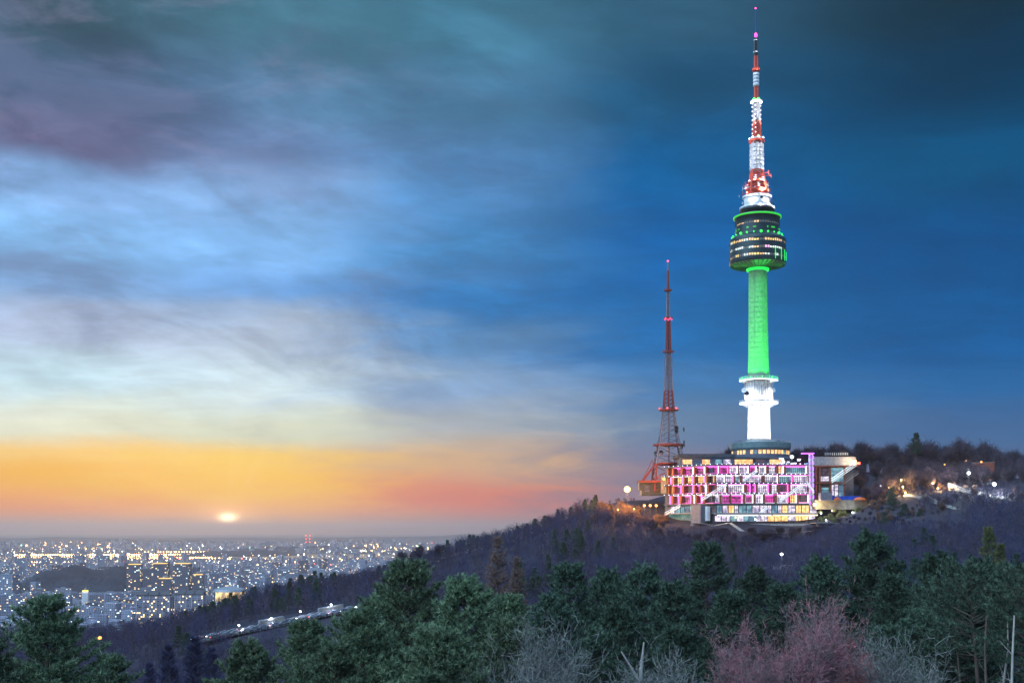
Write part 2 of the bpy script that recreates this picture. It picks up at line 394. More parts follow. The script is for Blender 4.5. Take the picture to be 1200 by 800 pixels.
for a in [(300,704,560),(400,692,580),(470,674,600),(530,650,610),(600,640,620),(650,617,630),(700,595,635),(745,586,640),(240,733,545),(150,760,525),(50,754,520),(-60,756,520),
          (700,645,520),(690,690,420),(600,700,430),(560,690,500),(1050,612,520),(1050,582,580),(1050,565,640),(1190,602,520),(1190,577,580),(1190,562,650),(1100,660,400),(960,612,590),(1000,600,600),
          (790,616,600),(870,615,600),(950,614,600),(1150,590,550)]:
    cp(*a)
for px in (700, 790, 870, 950): p = at(px, 622, 575); CP.append((p.x, 575, -8.5 if px > 750 else 2))
for px, z in ((800,-16),(900,-14)): p = at(px, 622, 500); CP.append((p.x, 500, z))
for px, py, Y in ((265,742,448),(335,728,458),(405,715,468)):
    cp(px, py, Y); p = at(px, py, Y); CP.append((p.x-3, Y-36, p.z-11)); CP.append((p.x, Y+14, p.z+1.0))
CP = np.array(CP, dtype=float)
SC = 200.0
def _phi(r): return np.where(r > 1e-9, r*r*np.log(np.maximum(r, 1e-9)), 0.0)
_P = CP[:, :2]/SC
_n = len(CP)
_A = np.zeros((_n+3, _n+3))
_A[:_n,:_n] = _phi(np.linalg.norm(_P[:,None]-_P[None], axis=2)) + np.eye(_n)*0.004
_A[:_n,_n] = 1; _A[:_n,_n+1:] = _P; _A[_n,:_n] = 1; _A[_n+1:,:_n] = _P.T
_W = np.linalg.solve(_A, np.concatenate([CP[:,2], [0,0,0]]))
def ground(x, y):
    x = np.atleast_1d(np.asarray(x, float)); y = np.atleast_1d(np.asarray(y, float))
    Q = np.stack([x, y], -1)/SC
    out = np.zeros(len(Q))
    for s in range(0, len(Q), 4000):
        q = Q[s:s+4000]
        out[s:s+4000] = _phi(np.linalg.norm(q[:,None]-_P[None], axis=2)) @ _W[:_n] + _W[_n] + q @ _W[_n+1:]
    # the hill runs out into the plain
    e = np.maximum.reduce([np.clip((-x-330)/420, 0, 1), np.clip((y-780)/420, 0, 1)])
    e = e*e*(3-2*e)
    return np.maximum(out*(1-e) + (-182)*e, -184)
def gz(x, y): return float(ground(x, y)[0])

gx = np.arange(-900, 1101, 8.0); gy = np.arange(-240, 1341, 8.0)
GX, GY = np.meshgrid(gx, gy)
rng = np.random.default_rng(5)
GZ = ground(GX.ravel(), GY.ravel()) + rng.normal(0, 0.25, GX.size)
nx, ny = len(gx), len(gy)
ii = np.arange(nx*ny).reshape(ny, nx)
FF = np.stack([ii[:-1,:-1].ravel(), ii[:-1,1:].ravel(), ii[1:,1:].ravel(), ii[1:,:-1].ravel()], -1)
tag(mesh_obj('terrain', np_mesh('terrain', np.stack([GX.ravel(), GY.ravel(), GZ], -1), FF, M['ground'], True)), kind='structure')
GROUND = -175.0
mb = MB(); mb.quad((-34000,-2000,GROUND),(34000,-2000,GROUND),(34000,56000,GROUND),(-34000,56000,GROUND))
tag(mb.build('ground', M['plain']), kind='structure')
mb = MB(); mb.quad((-9000,7300,GROUND+0.3),(6000,8300,GROUND+0.3),(6000,9300,GROUND+0.3),(-9000,8900,GROUND+0.3))
tag(mb.build('river', M['water']), kind='structure')

def hill_mesh(name, cx, cy, ax, ay, h, seed, n=130, rot=0.0, rough=0.25):
    r = np.random.default_rng(seed)
    u = np.linspace(-1, 1, n); U, V = np.meshgrid(u, u)
    R = np.sqrt(U**2+V**2)
    Zh = np.clip(1-R**2, 0, 1)**1.3
    for k in range(14):
        fx, fy, ph = r.uniform(-9, 9), r.uniform(-9, 9), r.uniform(0, 6)
        Zh = Zh*(1 + rough/ (1+0.35*math.hypot(fx, fy))*np.sin(fx*U*1.6+fy*V*1.6+ph))
    Zh += np.where(Zh > 0.02, r.normal(0, 0.03, Zh.shape), 0)
    c, s = math.cos(rot), math.sin(rot)
    Xw = cx + ax*U*c - ay*V*s; Yw = cy + ax*U*s + ay*V*c
    idx = np.arange(n*n).reshape(n, n)
    Q = np.stack([idx[:-1,:-1].ravel(), idx[:-1,1:].ravel(), idx[1:,1:].ravel(), idx[1:,:-1].ravel()], -1)
    me = np_mesh(name, np.stack([Xw.ravel(), Yw.ravel(), (GROUND-1.5+h*Zh).ravel()], -1), Q, M['hillfar'], True)
    return tag(mesh_obj(name, me), kind='structure')
def hill_px(px, pytop, Y, wpx, depth, seed, rough=0.2):
    p = at(px, pytop, Y)
    hill_mesh('hill', p.x, Y, wpx*Y/F/2, depth, p.z-GROUND, seed, rough=rough)
hill_px(108, 666, 3500, 190, 420, 1)
hill_px(40, 682, 3300, 150, 300, 2)
hill_px(275, 645, 8800, 170, 700, 3)
hill_px(360, 640, 10500, 260, 900, 4)
for k, (px, py, Y, w, d) in enumerate([(-250,629,25000,700,2500),(60,630.5,22000,420,2200),(280,630,24000,500,2200),(480,629.5,23000,420,2200),(640,627,26000,500,2500),(900,627,26000,700,2500),(1300,627,26000,700,2500),(170,633,17000,300,1500),(420,634,16000,300,1400),(-60,634,17000,300,1500)]):
    hill_px(px, py, Y, w, d, 10+k, 0.35)

# ------------------------------------------------------------------ haze
mb = MB(); mb.box((0, 27000, (300+GROUND-12)/2), (70000, 60000, 300-(GROUND-12)))
hz = mb.build('haze', None); hz.data.materials.clear()
hm = bpy.data.materials.new('haze_air'); hm.use_nodes = True; ht = hm.node_tree; ht.nodes.clear()
pv = ht.nodes.new('ShaderNodeVolumePrincipled'); ho = ht.nodes.new('ShaderNodeOutputMaterial'); ht.links.new(pv.outputs[0], ho.inputs['Volume'])
pv.inputs['Color'].default_value = (0.90, 0.83, 0.78, 1); pv.inputs['Density'].default_value = 5.2e-5; pv.inputs['Anisotropy'].default_value = 0.72
hz.data.materials.append(hm); tag(hz, kind='stuff')

def spot(name, loc, target, energy, color, half_deg, blend=0.15, radius=0.4, parent=None):
    l = bpy.data.lights.new(name, 'SPOT'); l.energy = energy; l.color = color
    l.spot_size = math.radians(2*half_deg); l.spot_blend = blend; l.shadow_soft_size = radius
    o = bpy.data.objects.new(name, l); C.objects.link(o); o.location = loc
    o.rotation_euler = (Vector(target)-Vector(loc)).to_track_quat('-Z', 'Y').to_euler()
    if parent is not None: o.parent = parent
    return o
def point(name, loc, energy, color, radius=0.4, parent=None):
    l = bpy.data.lights.new(name, 'POINT'); l.energy = energy; l.color = color; l.shadow_soft_size = radius
    o = bpy.data.objects.new(name, l); C.objects.link(o); o.location = loc
    if parent is not None: o.parent = parent
    return o

# ------------------------------------------------------------------ observation tower
TY = 650.0
TB = at(889.5, 518, TY)
K = TY/F
tower = empty('observation_tower', TB, 'tall green lit observation tower with round pod and red white antenna', 'tower')
def tz(py): return at(889.5, py, TY).z - TB.z
def L(prof, mat, name, n=48, smooth=True):          # profile in photo units (radius px, row)
    return MB().lathe([(r*K, tz(py)) for r, py in prof], n=n).build(name, mat, tower, smooth)
L([(13.4,518),(13.2,505),(12.6,475),(12.4,470)], M['conc'], 'lower_shaft')
L([(12.2,446),(11.4,400),(10.8,350),(10.6,318)], M['conc'], 'shaft')
mb = MB()
for i in range(22):      # pour joints of the slip-formed concrete
    f = (i+0.5)/22; r_ = (12.2*(1-f)+10.6*f)*K; z = tz(446-f*128)
    mb.lathe([(r_-0.2, z-0.1), (r_+0.10, z-0.07), (r_+0.10, z+0.07), (r_-0.2, z+0.1)], n=48)
mb.tube((-3, -4.7, tz(446)), (-3, -4.4, tz(318)), 0.12, n=4).tube((2.2, -5.1, tz(446)), (2.2, -4.8, tz(318)), 0.12, n=4)
mb.build('joint_rings', M['conc'], tower)
# equipment drum between the two platforms
L([(12.4,470),(15.8,469),(15.8,455),(14.5,449),(12.2,447)], M['white'], 'equipment_drum')
mb = MB()
for i in range(28):
    t = 2*math.pi*i/28; r = 16.6*K
    mb.tube((r*math.cos(t), r*math.sin(t), tz(470)), (r*math.cos(t), r*math.sin(t), tz(447)), 0.10, n=4)
for py in (463, 457, 452):
    z = tz(py); r = 16.6*K
    for i in range(28):
        a, b = 2*math.pi*i/28, 2*math.pi*(i+1)/28
        mb.tube((r*math.cos(a), r*math.sin(a), z), (r*math.cos(b), r*math.sin(b), z), 0.08, n=4)
mb.build('scaffold_frame', M['grey'], tower)
for i in range(7):
    a = -math.pi/2 + (i-3)*0.16; r = 16.0*K
    MB().box((r*math.cos(a), r*math.sin(a), tz(459)), (0.7, 0.35, 6.0 if i % 2 else 7.4), a+math.pi/2).build('antenna_panel', M['grey'], tower)
def platform(py, r, r2, name, railmat):
    z = tz(py)
    o = MB().lathe([(12.3*K, z-0.5), (r*K, z-0.5), (r*K, z), (12.3*K, z)], n=48).build(name, M['white'], tower)
    m = MB()
    for i in range(24):
        t = 2*math.pi*i/24; c, s = math.cos(t), math.sin(t)
        m.tube((12.6*K*c, 12.6*K*s, z-2.6), (r2*K*c, r2*K*s, z-0.55), 0.16, 0.12, 4)
    m.build('bracket_ring', M['grey'], o)
    m = MB()
    for i in range(48):
        a, b = 2*math.pi*i/48, 2*math.pi*(i+1)/48; rr = r*K-0.15
        pa = (rr*math.cos(a), rr*math.sin(a)); pb = (rr*math.cos(b), rr*math.sin(b))
        m.tube((*pa, z), (*pa, z+1.2), 0.06, n=4)
        for dz in (0.6, 1.2): m.tube((*pa, z+dz), (*pb, z+dz), 0.05, n=4)
    m.build('railing', railmat, o)
    return o
platform(472, 22.5, 20, 'platform', M['white'])
platform(445, 22.7, 20.5, 'platform', M['white'])
for i in range(10):
    t = 2*math.pi*(i+0.5)/10; r = 21.5*K
    MB().ball((r*math.cos(t), r*math.sin(t), tz(445)+0.7), 0.42).build('floodlight', E['greencol'], tower)
def dish(px, py, r, ry, mat):
    p = at(px, py, TY-8) - TB
    m = MB()
    prof = [(0.02, 0.0), (r*0.55, r*0.12), (r*0.9, r*0.32), (r, r*0.42), (r*0.96, r*0.42), (r*0.5, r*0.16), (0.02, 0.06)]
    m.lathe(prof, n=20)
    o = m.build('satellite_dish', mat, tower, True, p); o.rotation_euler = (math.radians(75), 0, ry)
    f = MB().tube((0,0,0),(0,0,r*0.7),0.08,n=5).tube((0,0,-0.1),(0,0,-2.2),0.18,n=5).build('feed_arm', M['grey'], o)
dish(872.5, 457.5, 1.5, -0.5, M['white']); dish(875, 461, 1.4, -0.1, M['dgrey']); dish(906, 457, 1.2, 0.6, M['white'])
# collar and underside of the pod
L([(10.6,318),(13.0,317.6),(13.2,315.2),(10.8,314.8)], E['greencol'], 'light_collar')
L([(10.6,315),(14,314.4),(27,312.5),(32.2,311)], M['podu'], 'pod_underside')
mb = MB()
for i in range(36):
    t = 2*math.pi*i/36; c, s = math.cos(t), math.sin(t)
    mb.tube((13*K*c, 13*K*s, tz(314.9)), (31.8*K*c, 31.8*K*s, tz(311.6)), 0.22, 0.34, 4)
mb.build('underside_ribs', M['dgrey'], tower)
L([(32.2,311),(32.9,310.4),(32.9,305.6)], M['pod'], 'lower_skirt')
# three ribbon-window bands with solid bands between
def band(py0, py1, r, mats, weights, seed, name='window_band', count=33):
    rr = random.Random(seed)
    z0, z1 = tz(py0), tz(py1)
    panes = []
    for i in range(count):
        a, b = 2*math.pi*i/count, 2*math.pi*(i+1)/count
        k = rr.choices(range(len(mats)), weights)[0]
        w = (b-a)*0.06
        R = r*K
        p = [(R*math.cos(a+w), R*math.sin(a+w)), (R*math.cos(b-w), R*math.sin(b-w))]
        h1 = z1 - rr.uniform(0, 0.35)*(z1-z0); m = MB()
        m.quad((*p[0], z0), (*p[1], z0), (*p[1], h1), (*p[0], h1)); panes.append((m, mats[k]))
    root = MB().lathe([(r*K-0.35, z0-0.02), (r*K-0.35, z1+0.02)], n=count).build(name, M['glassd'], tower)
    for m, mt in panes: m.build('window', mt, root)
    fm = MB(); R = r*K+0.05
    for z in (z0, z1): fm.lathe([(R-0.08, z-0.09), (R+0.08, z-0.09), (R+0.08, z+0.09), (R-0.08, z+0.09), (R-0.08, z-0.09)], n=count*2)
    for i in range(count*2):
        a = math.pi*i/count
        fm.tube((R*math.cos(a), R*math.sin(a), z0-0.05), (R*math.cos(a), R*math.sin(a), z1+0.05), 0.2, n=4, caps=False)
    fm.build('mullions', M['dgrey'], root)
E['pw'] = emit('pod_warm_light', (1.0,0.62,0.28), 1.5, vary=(0.45,0.25,0.10), vscale=0.8)
E['pc'] = emit('pod_white_light', (0.85,1.0,0.95), 1.7, vary=(0.35,0.45,0.45), vscale=0.8)
E['py'] = emit('pod_yellow_light', (1.0,0.75,0.22), 1.9, vary=(0.5,0.32,0.08), vscale=0.8)
E['pp'] = emit('pod_pink_light', (1.0,0.45,0.75), 1.4)
E['pd'] = emit('pod_dim_light', (0.25,0.3,0.28), 0.35)
band(305.6, 302.4, 32.6, [E['py'],E['pw'],E['pc'],E['pd']], [5,3,2,3], 3)
L([(32.9,302.4),(32.9,297.4)], M['pod'], 'solid_band')
band(297.4, 294.2, 32.6, [E['pc'],E['pw'],E['pd'],E['pp']], [5,2,3,1], 7)
L([(32.9,294.2),(32.9,288.8)], M['pod'], 'solid_band')
band(288.8, 285.4, 32.6, [E['pw'],E['pc'],E['py'],E['pd']], [5,2,1,3], 12)
L([(32.9,285.4),(32.9,282.2),(31.0,280.2),(26,277.5),(25.6,276)], M['pod'], 'shoulder')
L([(25.6,276),(25.6,266.5)], M['pod'], 'upper_drum')
L([(25.6,264),(25.6,257.5),(27.0,256.6)], M['pod'], 'upper_drum')
band(266.5, 264, 25.4, [E['pw'],E['pd']], [1,3], 21, count=26)
L([(27.0,256.6),(28.0,256.2),(28.0,254.8),(26.5,254.4)], E['greenrim'], 'rim_light')
L([(26.5,254.4),(21,253),(20.5,252),(0.1,251.6)], M['pod'], 'pod_roof')
mb = MB()
for i in range(72):      # louvre ribs below the rim
    t = 2*math.pi*i/72; c, s = math.cos(t), math.sin(t); R = 25.9*K
    mb.tube((R*c, R*s, tz(264)), (R*c, R*s, tz(257.6)), 0.09, n=4, caps=False)
mb.build('louvres', M['dgrey'], tower)
for i in range(22):
    t = 2*math.pi*(i+0.3)/22; R = 29.2*K
    fx = MB().ball((R*math.cos(t), R*math.sin(t), tz(278)+0.1), (0.35, 0.7, 0.5)[i % 3]).build('floodlight', E['green'], tower)
for i, a in enumerate((-64, -47, -33, -20)):
    t = math.radians(a); R = 33.3*K
    MB().box((R*math.cos(t), R*math.sin(t), tz(303)), (0.3, 0.3, (13 if i < 3 else 10)*K), t).build('led_strip', E['greencol'], tower)
for i in range(16):      # green patches on the upper drum
    rr = random.Random(i+40); t = 2*math.pi*(i+rr.random()*0.7)/16; R = 26.0*K
    MB().box((R*math.cos(t), R*math.sin(t), tz(271.5)), (0.2, rr.uniform(0.5, 2.8), rr.uniform(0.4, 1.0)), t).build('led_panel', E['greenrim'], tower)
# broadcast levels above the pod
L([(0.1,251.6),(14,251.5),(14,249),(20,248.5),(20.4,246),(14,245)], M['dgrey'], 'service_drum')
L([(14,245.8),(20.6,245.6),(20.6,243.6),(14,243)], M['white'], 'service_deck')
L([(14.2,243.4),(15.2,240),(15.6,232.5),(0.1,232)], M['white'], 'service_drum')
L([(15.6,232.6),(17.2,232.2),(17.2,230.6),(0.1,230.2)], M['white'], 'service_deck')
rr = random.Random(9)
for k in range(20):
    t = rr.uniform(0, 2*math.pi); R = rr.choice([17.2, 20.2, 16.2])*K; py = rr.choice([243, 236, 229, 247])
    m = MB().lathe([(0.02,0),(0.6,0.12),(0.85,0.4)], n=10)
    o = m.build('satellite_dish', rr.choice([M['white'], M['dgrey'], M['grey']]), tower, True, (R*math.cos(t), R*math.sin(t), tz(py)))
    o.rotation_euler = (math.pi/2, 0, t+math.pi/2)
def lattice(mb, x0, w0, z0, w1, z1, nseg, rleg, rbr, sides=4, c=(0,0)):
    def pt(i, f):
        w = w0 + (w1-w0)*f; a = math.pi/4 + i*2*math.pi/sides
        return Vector((c[0]+w*1.414*math.cos(a)*0.95, c[1]+w*1.414*math.sin(a)*0.95, z0+(z1-z0)*f))
    for i in range(sides):
        mb.tube(pt(i,0), pt(i,1), rleg, rleg*0.85, 5)
        for k in range(nseg):
            a, b = k/nseg, (k+1)/nseg
            mb.tube(pt(i,a), pt((i+1)%sides,b), rbr, n=4, caps=False)
            mb.tube(pt((i+1)%sides,a), pt(i,b), rbr, n=4, caps=False)
            mb.tube(pt(i,b), pt((i+1)%sides,b), rbr, n=4, caps=False)
def tsec(name, py0, w0, py1, w1, nseg, mat, rleg=0.4, rbr=0.16):
    m = MB(); lattice(m, 0, w0*K, tz(py0), w1*K, tz(py1), nseg, rleg, rbr)
    m.tube((0,0,tz(py0)), (0,0,tz(py1)), 0.7 if py0 > 120 else 0.4, n=8)
    return m.build(name, mat, tower)
tsec('antenna_frame', 230.5, 10.5, 200, 6.2, 5, M['red'], 0.62, 0.28)
tsec('antenna_frame', 200, 6.0, 166, 5.0, 7, M['white'], 0.5, 0.2)
tsec('antenna_frame', 166, 4.6, 143, 3.8, 6, M['red'], 0.45, 0.18)
tsec('antenna_frame', 143, 3.6, 120, 3.2, 6, M['grey'], 0.42, 0.17)
tsec('antenna_frame', 116.5, 1.6, 102, 1.6, 3, M['red'], 0.5, 0.2)
tsec('antenna_frame', 84, 1.6, 66, 1.5, 4, M['red'], 0.42, 0.18)
tsec('antenna_frame', 66, 1.9, 45, 1.7, 5, M['dgrey'], 0.36, 0.15)
def aplat(py, r, mat, h=0.7):
    m = MB().lathe([(1.0, tz(py)), (r*K, tz(py)), (r*K, tz(py)+h), (1.0, tz(py)+h)], n=20)
    return m.build('antenna_platform', mat, tower)
aplat(214.5, 10.5, M['red']); aplat(224, 13.5, M['red']); aplat(166.5, 9.4, M['red'], 1.0); aplat(164, 8.6, M['white']); aplat(120, 7.0, M['white']); aplat(83, 4.5, M['red'], 1.2); aplat(62, 3.0, M['white'], 0.6)
aplat(48, 2.6, M['white'], 0.4)
# stacked ring radiators
rr = random.Random(3)
for k, py in enumerate(np.linspace(197.5, 171.5, 6)):
    m = MB()
    for i in range(12):
        t = 2*math.pi*i/12; R = (7.9 - 0.25*(k > 3))*K
        m.box((R*math.cos(t), R*math.sin(t), tz(py)), (0.5, 1.0, 1.5), t)
        m.tube((2*math.cos(t), 2*math.sin(t), tz(py)), (R*math.cos(t), R*math.sin(t), tz(py)), 0.12, n=4)
    m.build('ring_radiator', M['white'], tower)
for k, py in enumerate((99.5, 95.5, 91.5, 87.5)):
    MB().lathe([(0.3,tz(py)-1.0),(3.4*K,tz(py)-0.8),(3.8*K,tz(py)),(3.4*K,tz(py)+0.8),(0.3,tz(py)+1.0)], n=16).build('ring_radiator', M['white'], tower, True)
for k in range(7):
    py = 156 - k*5.2
    m = MB()
    for i in range(4):
        t = math.pi/4 + i*math.pi/2 + 0.35
        m.ball((4.9*K*math.cos(t), 4.9*K*math.sin(t), tz(py)), 0.42, 6)
    m.build('antenna_lamp', E['whites'], tower)
for k in range(20):       # dipole arms on the red section
    t = rr.uniform(0, 2*math.pi); z = tz(rr.uniform(204, 227)); R = rr.uniform(13, 17.5)*K
    m = MB().tube((3*math.cos(t), 3*math.sin(t), z), (R*math.cos(t), R*math.sin(t), z), 0.2, n=4)
    for dz in (-0.9, 0, 0.9): m.tube((R*math.cos(t)-0.8*math.sin(t), R*math.sin(t)+0.8*math.cos(t), z+dz), (R*math.cos(t)+0.8*math.sin(t), R*math.sin(t)-0.8*math.cos(t), z+dz), 0.13, n=4)
    m.tube((R*math.cos(t), R*math.sin(t), z-1.2), (R*math.cos(t), R*math.sin(t), z+1.2), 0.14, n=4)
    m.build('dipole_arm', rr.choice([M['red'], M['red'], M['white']]), tower)
for py, n, R0, e, r in ((162.5,7,8.0,E['whitel'],0.5),(161,3,4.5,E['green'],0.6),(213,8,9.6,E['whitel'],0.5),(212,3,7,E['green'],0.6),(117.5,4,3.6,E['green'],0.95)):
    for i in range(n):
        t = 2*math.pi*(i+0.37)/n
        MB().ball((R0*K*math.cos(t), R0*K*math.sin(t), tz(py)), r, 8).build('antenna_lamp', e, tower)
MB().lathe([(0.6, tz(43.2)), (0.8, tz(42.5)), (0.7, tz(41.4)), (0.6, tz(39.5))], n=12).build('beacon', E['magb'], tower)
MB().tube((0,0,tz(40)), (0,0,tz(11)), 0.34, 0.24, 8).build('whip_mast', M['blue'], tower)
MB().ball((0,0,tz(10)), 0.42, 8).build('beacon', E['magb'], tower)
# floodlights: green on the shaft, white on the foot and the antenna
GREEN = (0.0, 1.0, 0.07)
zc, cxy = tz(385), 0
for a in (-90, -35, -145, 40, 140):
    d = 74.0; t = math.radians(a)
    loc = Vector((d*math.cos(t), d*math.sin(t), tz(520)))
    spot('green_floodlight', loc, (0, 0, tz(384)), 900000, GREEN, 13.4, 0.35, 0.6, tower)
for a in (-60, -120, 60, 180):
    t = math.radians(a)
    spot('green_floodlight', (8.6*math.cos(t), 8.6*math.sin(t), tz(443)), (3.5*math.cos(t), 3.5*math.sin(t), tz(405)), 9000, GREEN, 38, 0.5, 0.3, tower)
for a in (-70, -110, -20, 180):
    t = math.radians(a)
    spot('white_floodlight', (30*math.cos(t), 30*math.sin(t), tz(519)), (0, 0, tz(487)), 160000, (0.93,0.96,1.0), 24, 0.35, 0.5, tower)
for i, a in enumerate((-60, -120, 90)):
    t = math.radians(a)
    spot('white_floodlight', (10.4*math.cos(t), 10.4*math.sin(t), tz(247)+1), (0, 0, tz(215)), 11000, (1.0,0.94,0.9), 34, 0.5, 0.3, tower)
    spot('white_floodlight', (7.8*math.cos(t+0.9), 7.8*math.sin(t+0.9), tz(230)+0.5), (1.5*math.cos(t+0.9), 1.5*math.sin(t+0.9), tz(206)), 30000, (1.0,0.92,0.86), 40, 0.6, 0.3, tower)
    spot('white_floodlight', (9.6*math.cos(t+0.5), 9.6*math.sin(t+0.5), tz(246)), (0, 0, tz(170)), 800000, (1.0,0.9,0.84), 13, 0.5, 0.3, tower)
    spot('white_floodlight', (5.5*math.cos(t), 5.5*math.sin(t), tz(163)), (0, 0, tz(95)), 180000, (1.0,0.9,0.88), 12, 0.6, 0.3, tower)

for i in range(6):
    t = math.radians(-90 + (i-2.5)*42)
    spot('white_floodlight', (21.5*K*math.cos(t), 21.5*K*math.sin(t), tz(472)+0.6), (14*K*math.cos(t), 14*K*math.sin(t), tz(455)), 9000, (0.95,0.97,1.0), 62, 0.6, 0.3, tower)
# ------------------------------------------------------------------ lattice mast to the left
MY = 642.0; KM = MY/F
MBs = at(784, 576, MY)
mast = empty('lattice_mast', MBs, 'red and grey steel lattice radio mast standing left of the lit building', 'mast')
def mz(py): return at(784, py, MY).z - MBs.z
def msec(py0, w0, py1, w1, nseg, mat, rl=0.28, rb=0.13, name='mast_section'):
    m = MB(); lattice(m, 0, w0*KM, mz(py0), w1*KM, mz(py1), nseg, rl, rb)
    m.tube((0,0,mz(py0)), (0,0,mz(py1)), 0.45 if py0 > 380 else 0.25, n=6)
    return m.build(name, mat, mast)
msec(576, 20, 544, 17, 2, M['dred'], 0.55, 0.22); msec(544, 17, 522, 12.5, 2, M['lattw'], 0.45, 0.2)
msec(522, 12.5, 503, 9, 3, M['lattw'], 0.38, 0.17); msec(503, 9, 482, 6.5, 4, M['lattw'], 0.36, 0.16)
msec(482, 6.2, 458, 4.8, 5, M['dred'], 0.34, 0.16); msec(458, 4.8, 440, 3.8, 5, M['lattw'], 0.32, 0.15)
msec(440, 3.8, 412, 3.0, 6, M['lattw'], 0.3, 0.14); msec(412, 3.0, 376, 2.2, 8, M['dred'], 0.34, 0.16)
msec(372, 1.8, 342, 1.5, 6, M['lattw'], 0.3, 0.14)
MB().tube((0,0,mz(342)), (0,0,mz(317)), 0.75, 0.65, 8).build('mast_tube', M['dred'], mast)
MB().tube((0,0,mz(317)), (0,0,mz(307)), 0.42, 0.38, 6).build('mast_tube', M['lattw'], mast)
for py, r in ((522,18.5),(481,11.5),(413,6.5),(341,4.6),(374,5.0),(544,19)):
    m = MB().lathe([(0.6, mz(py)), (r*KM, mz(py)), (r*KM, mz(py)+0.7), (0.6, mz(py)+0.7)], n=16)
    for i in range(12):
        t = 2*math.pi*i/12
        m.tube((r*KM*math.cos(t), r*KM*math.sin(t), mz(py)), (r*KM*math.cos(t), r*KM*math.sin(t), mz(py)+1.6), 0.08, n=4)
    m.build('mast_platform', M['dred'], mast)
for i in range(6):
    t = 2*math.pi*(i+0.25)/6
    MB().ball((11.2*KM*math.cos(t), 11.2*KM*math.sin(t), mz(479)), 0.7, 8).build('beacon', emit('pink_beacon', (1.0,0.16,0.22), 1.3) if i == 0 else bpy.data.materials['pink_beacon'], mast)
for i in range(5):
    t = 2*math.pi*(i+0.1)/5
    MB().ball((4.2*KM*math.cos(t), 4.2*KM*math.sin(t), mz(373.5)), 0.5, 8).build('beacon', E['pinkb'], mast)
MB().ball((0,0,mz(306)), 0.5, 8).build('beacon', E['pinkb'], mast)
rr = random.Random(17)
for k in range(26):
    py = 417 + k*1.5 if k < 16 else rr.uniform(500, 545); w = (5.5 if k < 16 else 17)*KM; t = rr.uniform(0, 6.28)
    if k < 16:
        MB().box((0, 0, mz(py)), (2*w, 0.35, 0.35), k*math.pi/2+0.3).build('dipole_arm', M['lattw'], mast)
    else:
        m = MB().lathe([(0.02,0),(0.9,0.2),(1.3,0.6)], n=12)
        o = m.build('satellite_dish', M['dgrey'], mast, True, (w*math.cos(t), w*math.sin(t), mz(py))); o.rotation_euler = (math.pi/2, 0, t+math.pi/2)
# the splayed left strut with its dark counterweight housing
p = at(751, 566, MY-8)-MBs; q = at(769, 543, MY-4)-MBs
MB().beam(p, q, 0.9).beam(p+Vector((0,4,0)), q+Vector((0,4,0)), 0.9).beam(p+Vector((1,0,2)), q+Vector((-2,0,2)), 0.4).build('strut', M['dred'], mast)
MB().box(p+Vector((0.3,2,-1.2)), (2.6, 5, 5)).build('strut_footing', M['dgrey'], mast)

# ------------------------------------------------------------------ terrace building under the tower
BY = 605.0; KB = BY/F
def bz(py, Y=BY): return at(870, py, Y).z
def pxy(px, Y): p = at(px, 600, Y); return Vector((p.x, p.y, 0))
bld = empty('terrace_building', (pxy(868, BY).x, BY, bz(612)), 'four storey cultural building with magenta and white lit window bays under the tower', 'building')
BL = bld.location.copy()
PA, PB, PC = pxy(780, 632), pxy(836, 606), pxy(954, 604)
def fpt(px, off=0.0):
    """point on the facade line at photo column px, off metres towards the camera"""
    if px < 836:
        # intersect view ray with segment PA-PB
        a, b = PA, PB
    else: a, b = PB, PC
    d = Vector(((px-600)/F, 1.0, 0)); e = b-a
    den = d.x*e.y - d.y*e.x
    t = (a.x*e.y - a.y*e.x)/den
    n = Vector((e.y, -e.x, 0)).normalized()
    if n.y > 0: n = -n
    return d*t + n*off
def fang(px):
    e = (PB-PA) if px < 836 else (PC-PB)
    return math.atan2(e.y, e.x)
def fbox(px0, px1, z0, z1, off0, off1, mat, name, parent=None):
    """a box on the facade from off0 (back) to off1 (front)"""
    a = fpt(px0, off0); b = fpt(px1, off0); c = fpt(px1, off1); d = fpt(px0, off1)
    vs = [(p.x-BL.x, p.y-BL.y, z-BL.z) for z in (z0, z1) for p in (a, b, c, d)]
    m = MB(); m.add(vs, [(0,1,2,3),(7,6,5,4),(0,4,5,1),(1,5,6,2),(2,6,7,3),(3,7,4,0)])
    return m.build(name, mat, parent or bld)
LV = [bz(590), bz(578), bz(566), bz(555.5), bz(544.5)]
# concrete body behind the front
m = MB()
for z0, z1 in ((bz(613), LV[4]-0.1),):
    vs = []
    back = [(PA.x, PA.y), (PB.x, PB.y), (PC.x, PC.y), (PC.x+1, PC.y+30), (PA.x+6, PA.y+18)]
    inset = []
    for k, (x, y) in enumerate(back): inset.append((x, y + (2.4 if k < 3 else 0)))
    for z in (z0, z1):
        vs += [(x-BL.x, y-BL.y, z-BL.z) for x, y in inset]
    n = 5
    m.add(vs, [(4,3,2,1,0), (5,6,7,8,9)] + [(i, (i+1)%n, n+(i+1)%n, n+i) for i in range(n)])
m.build('wall', M['bluewall'], bld)
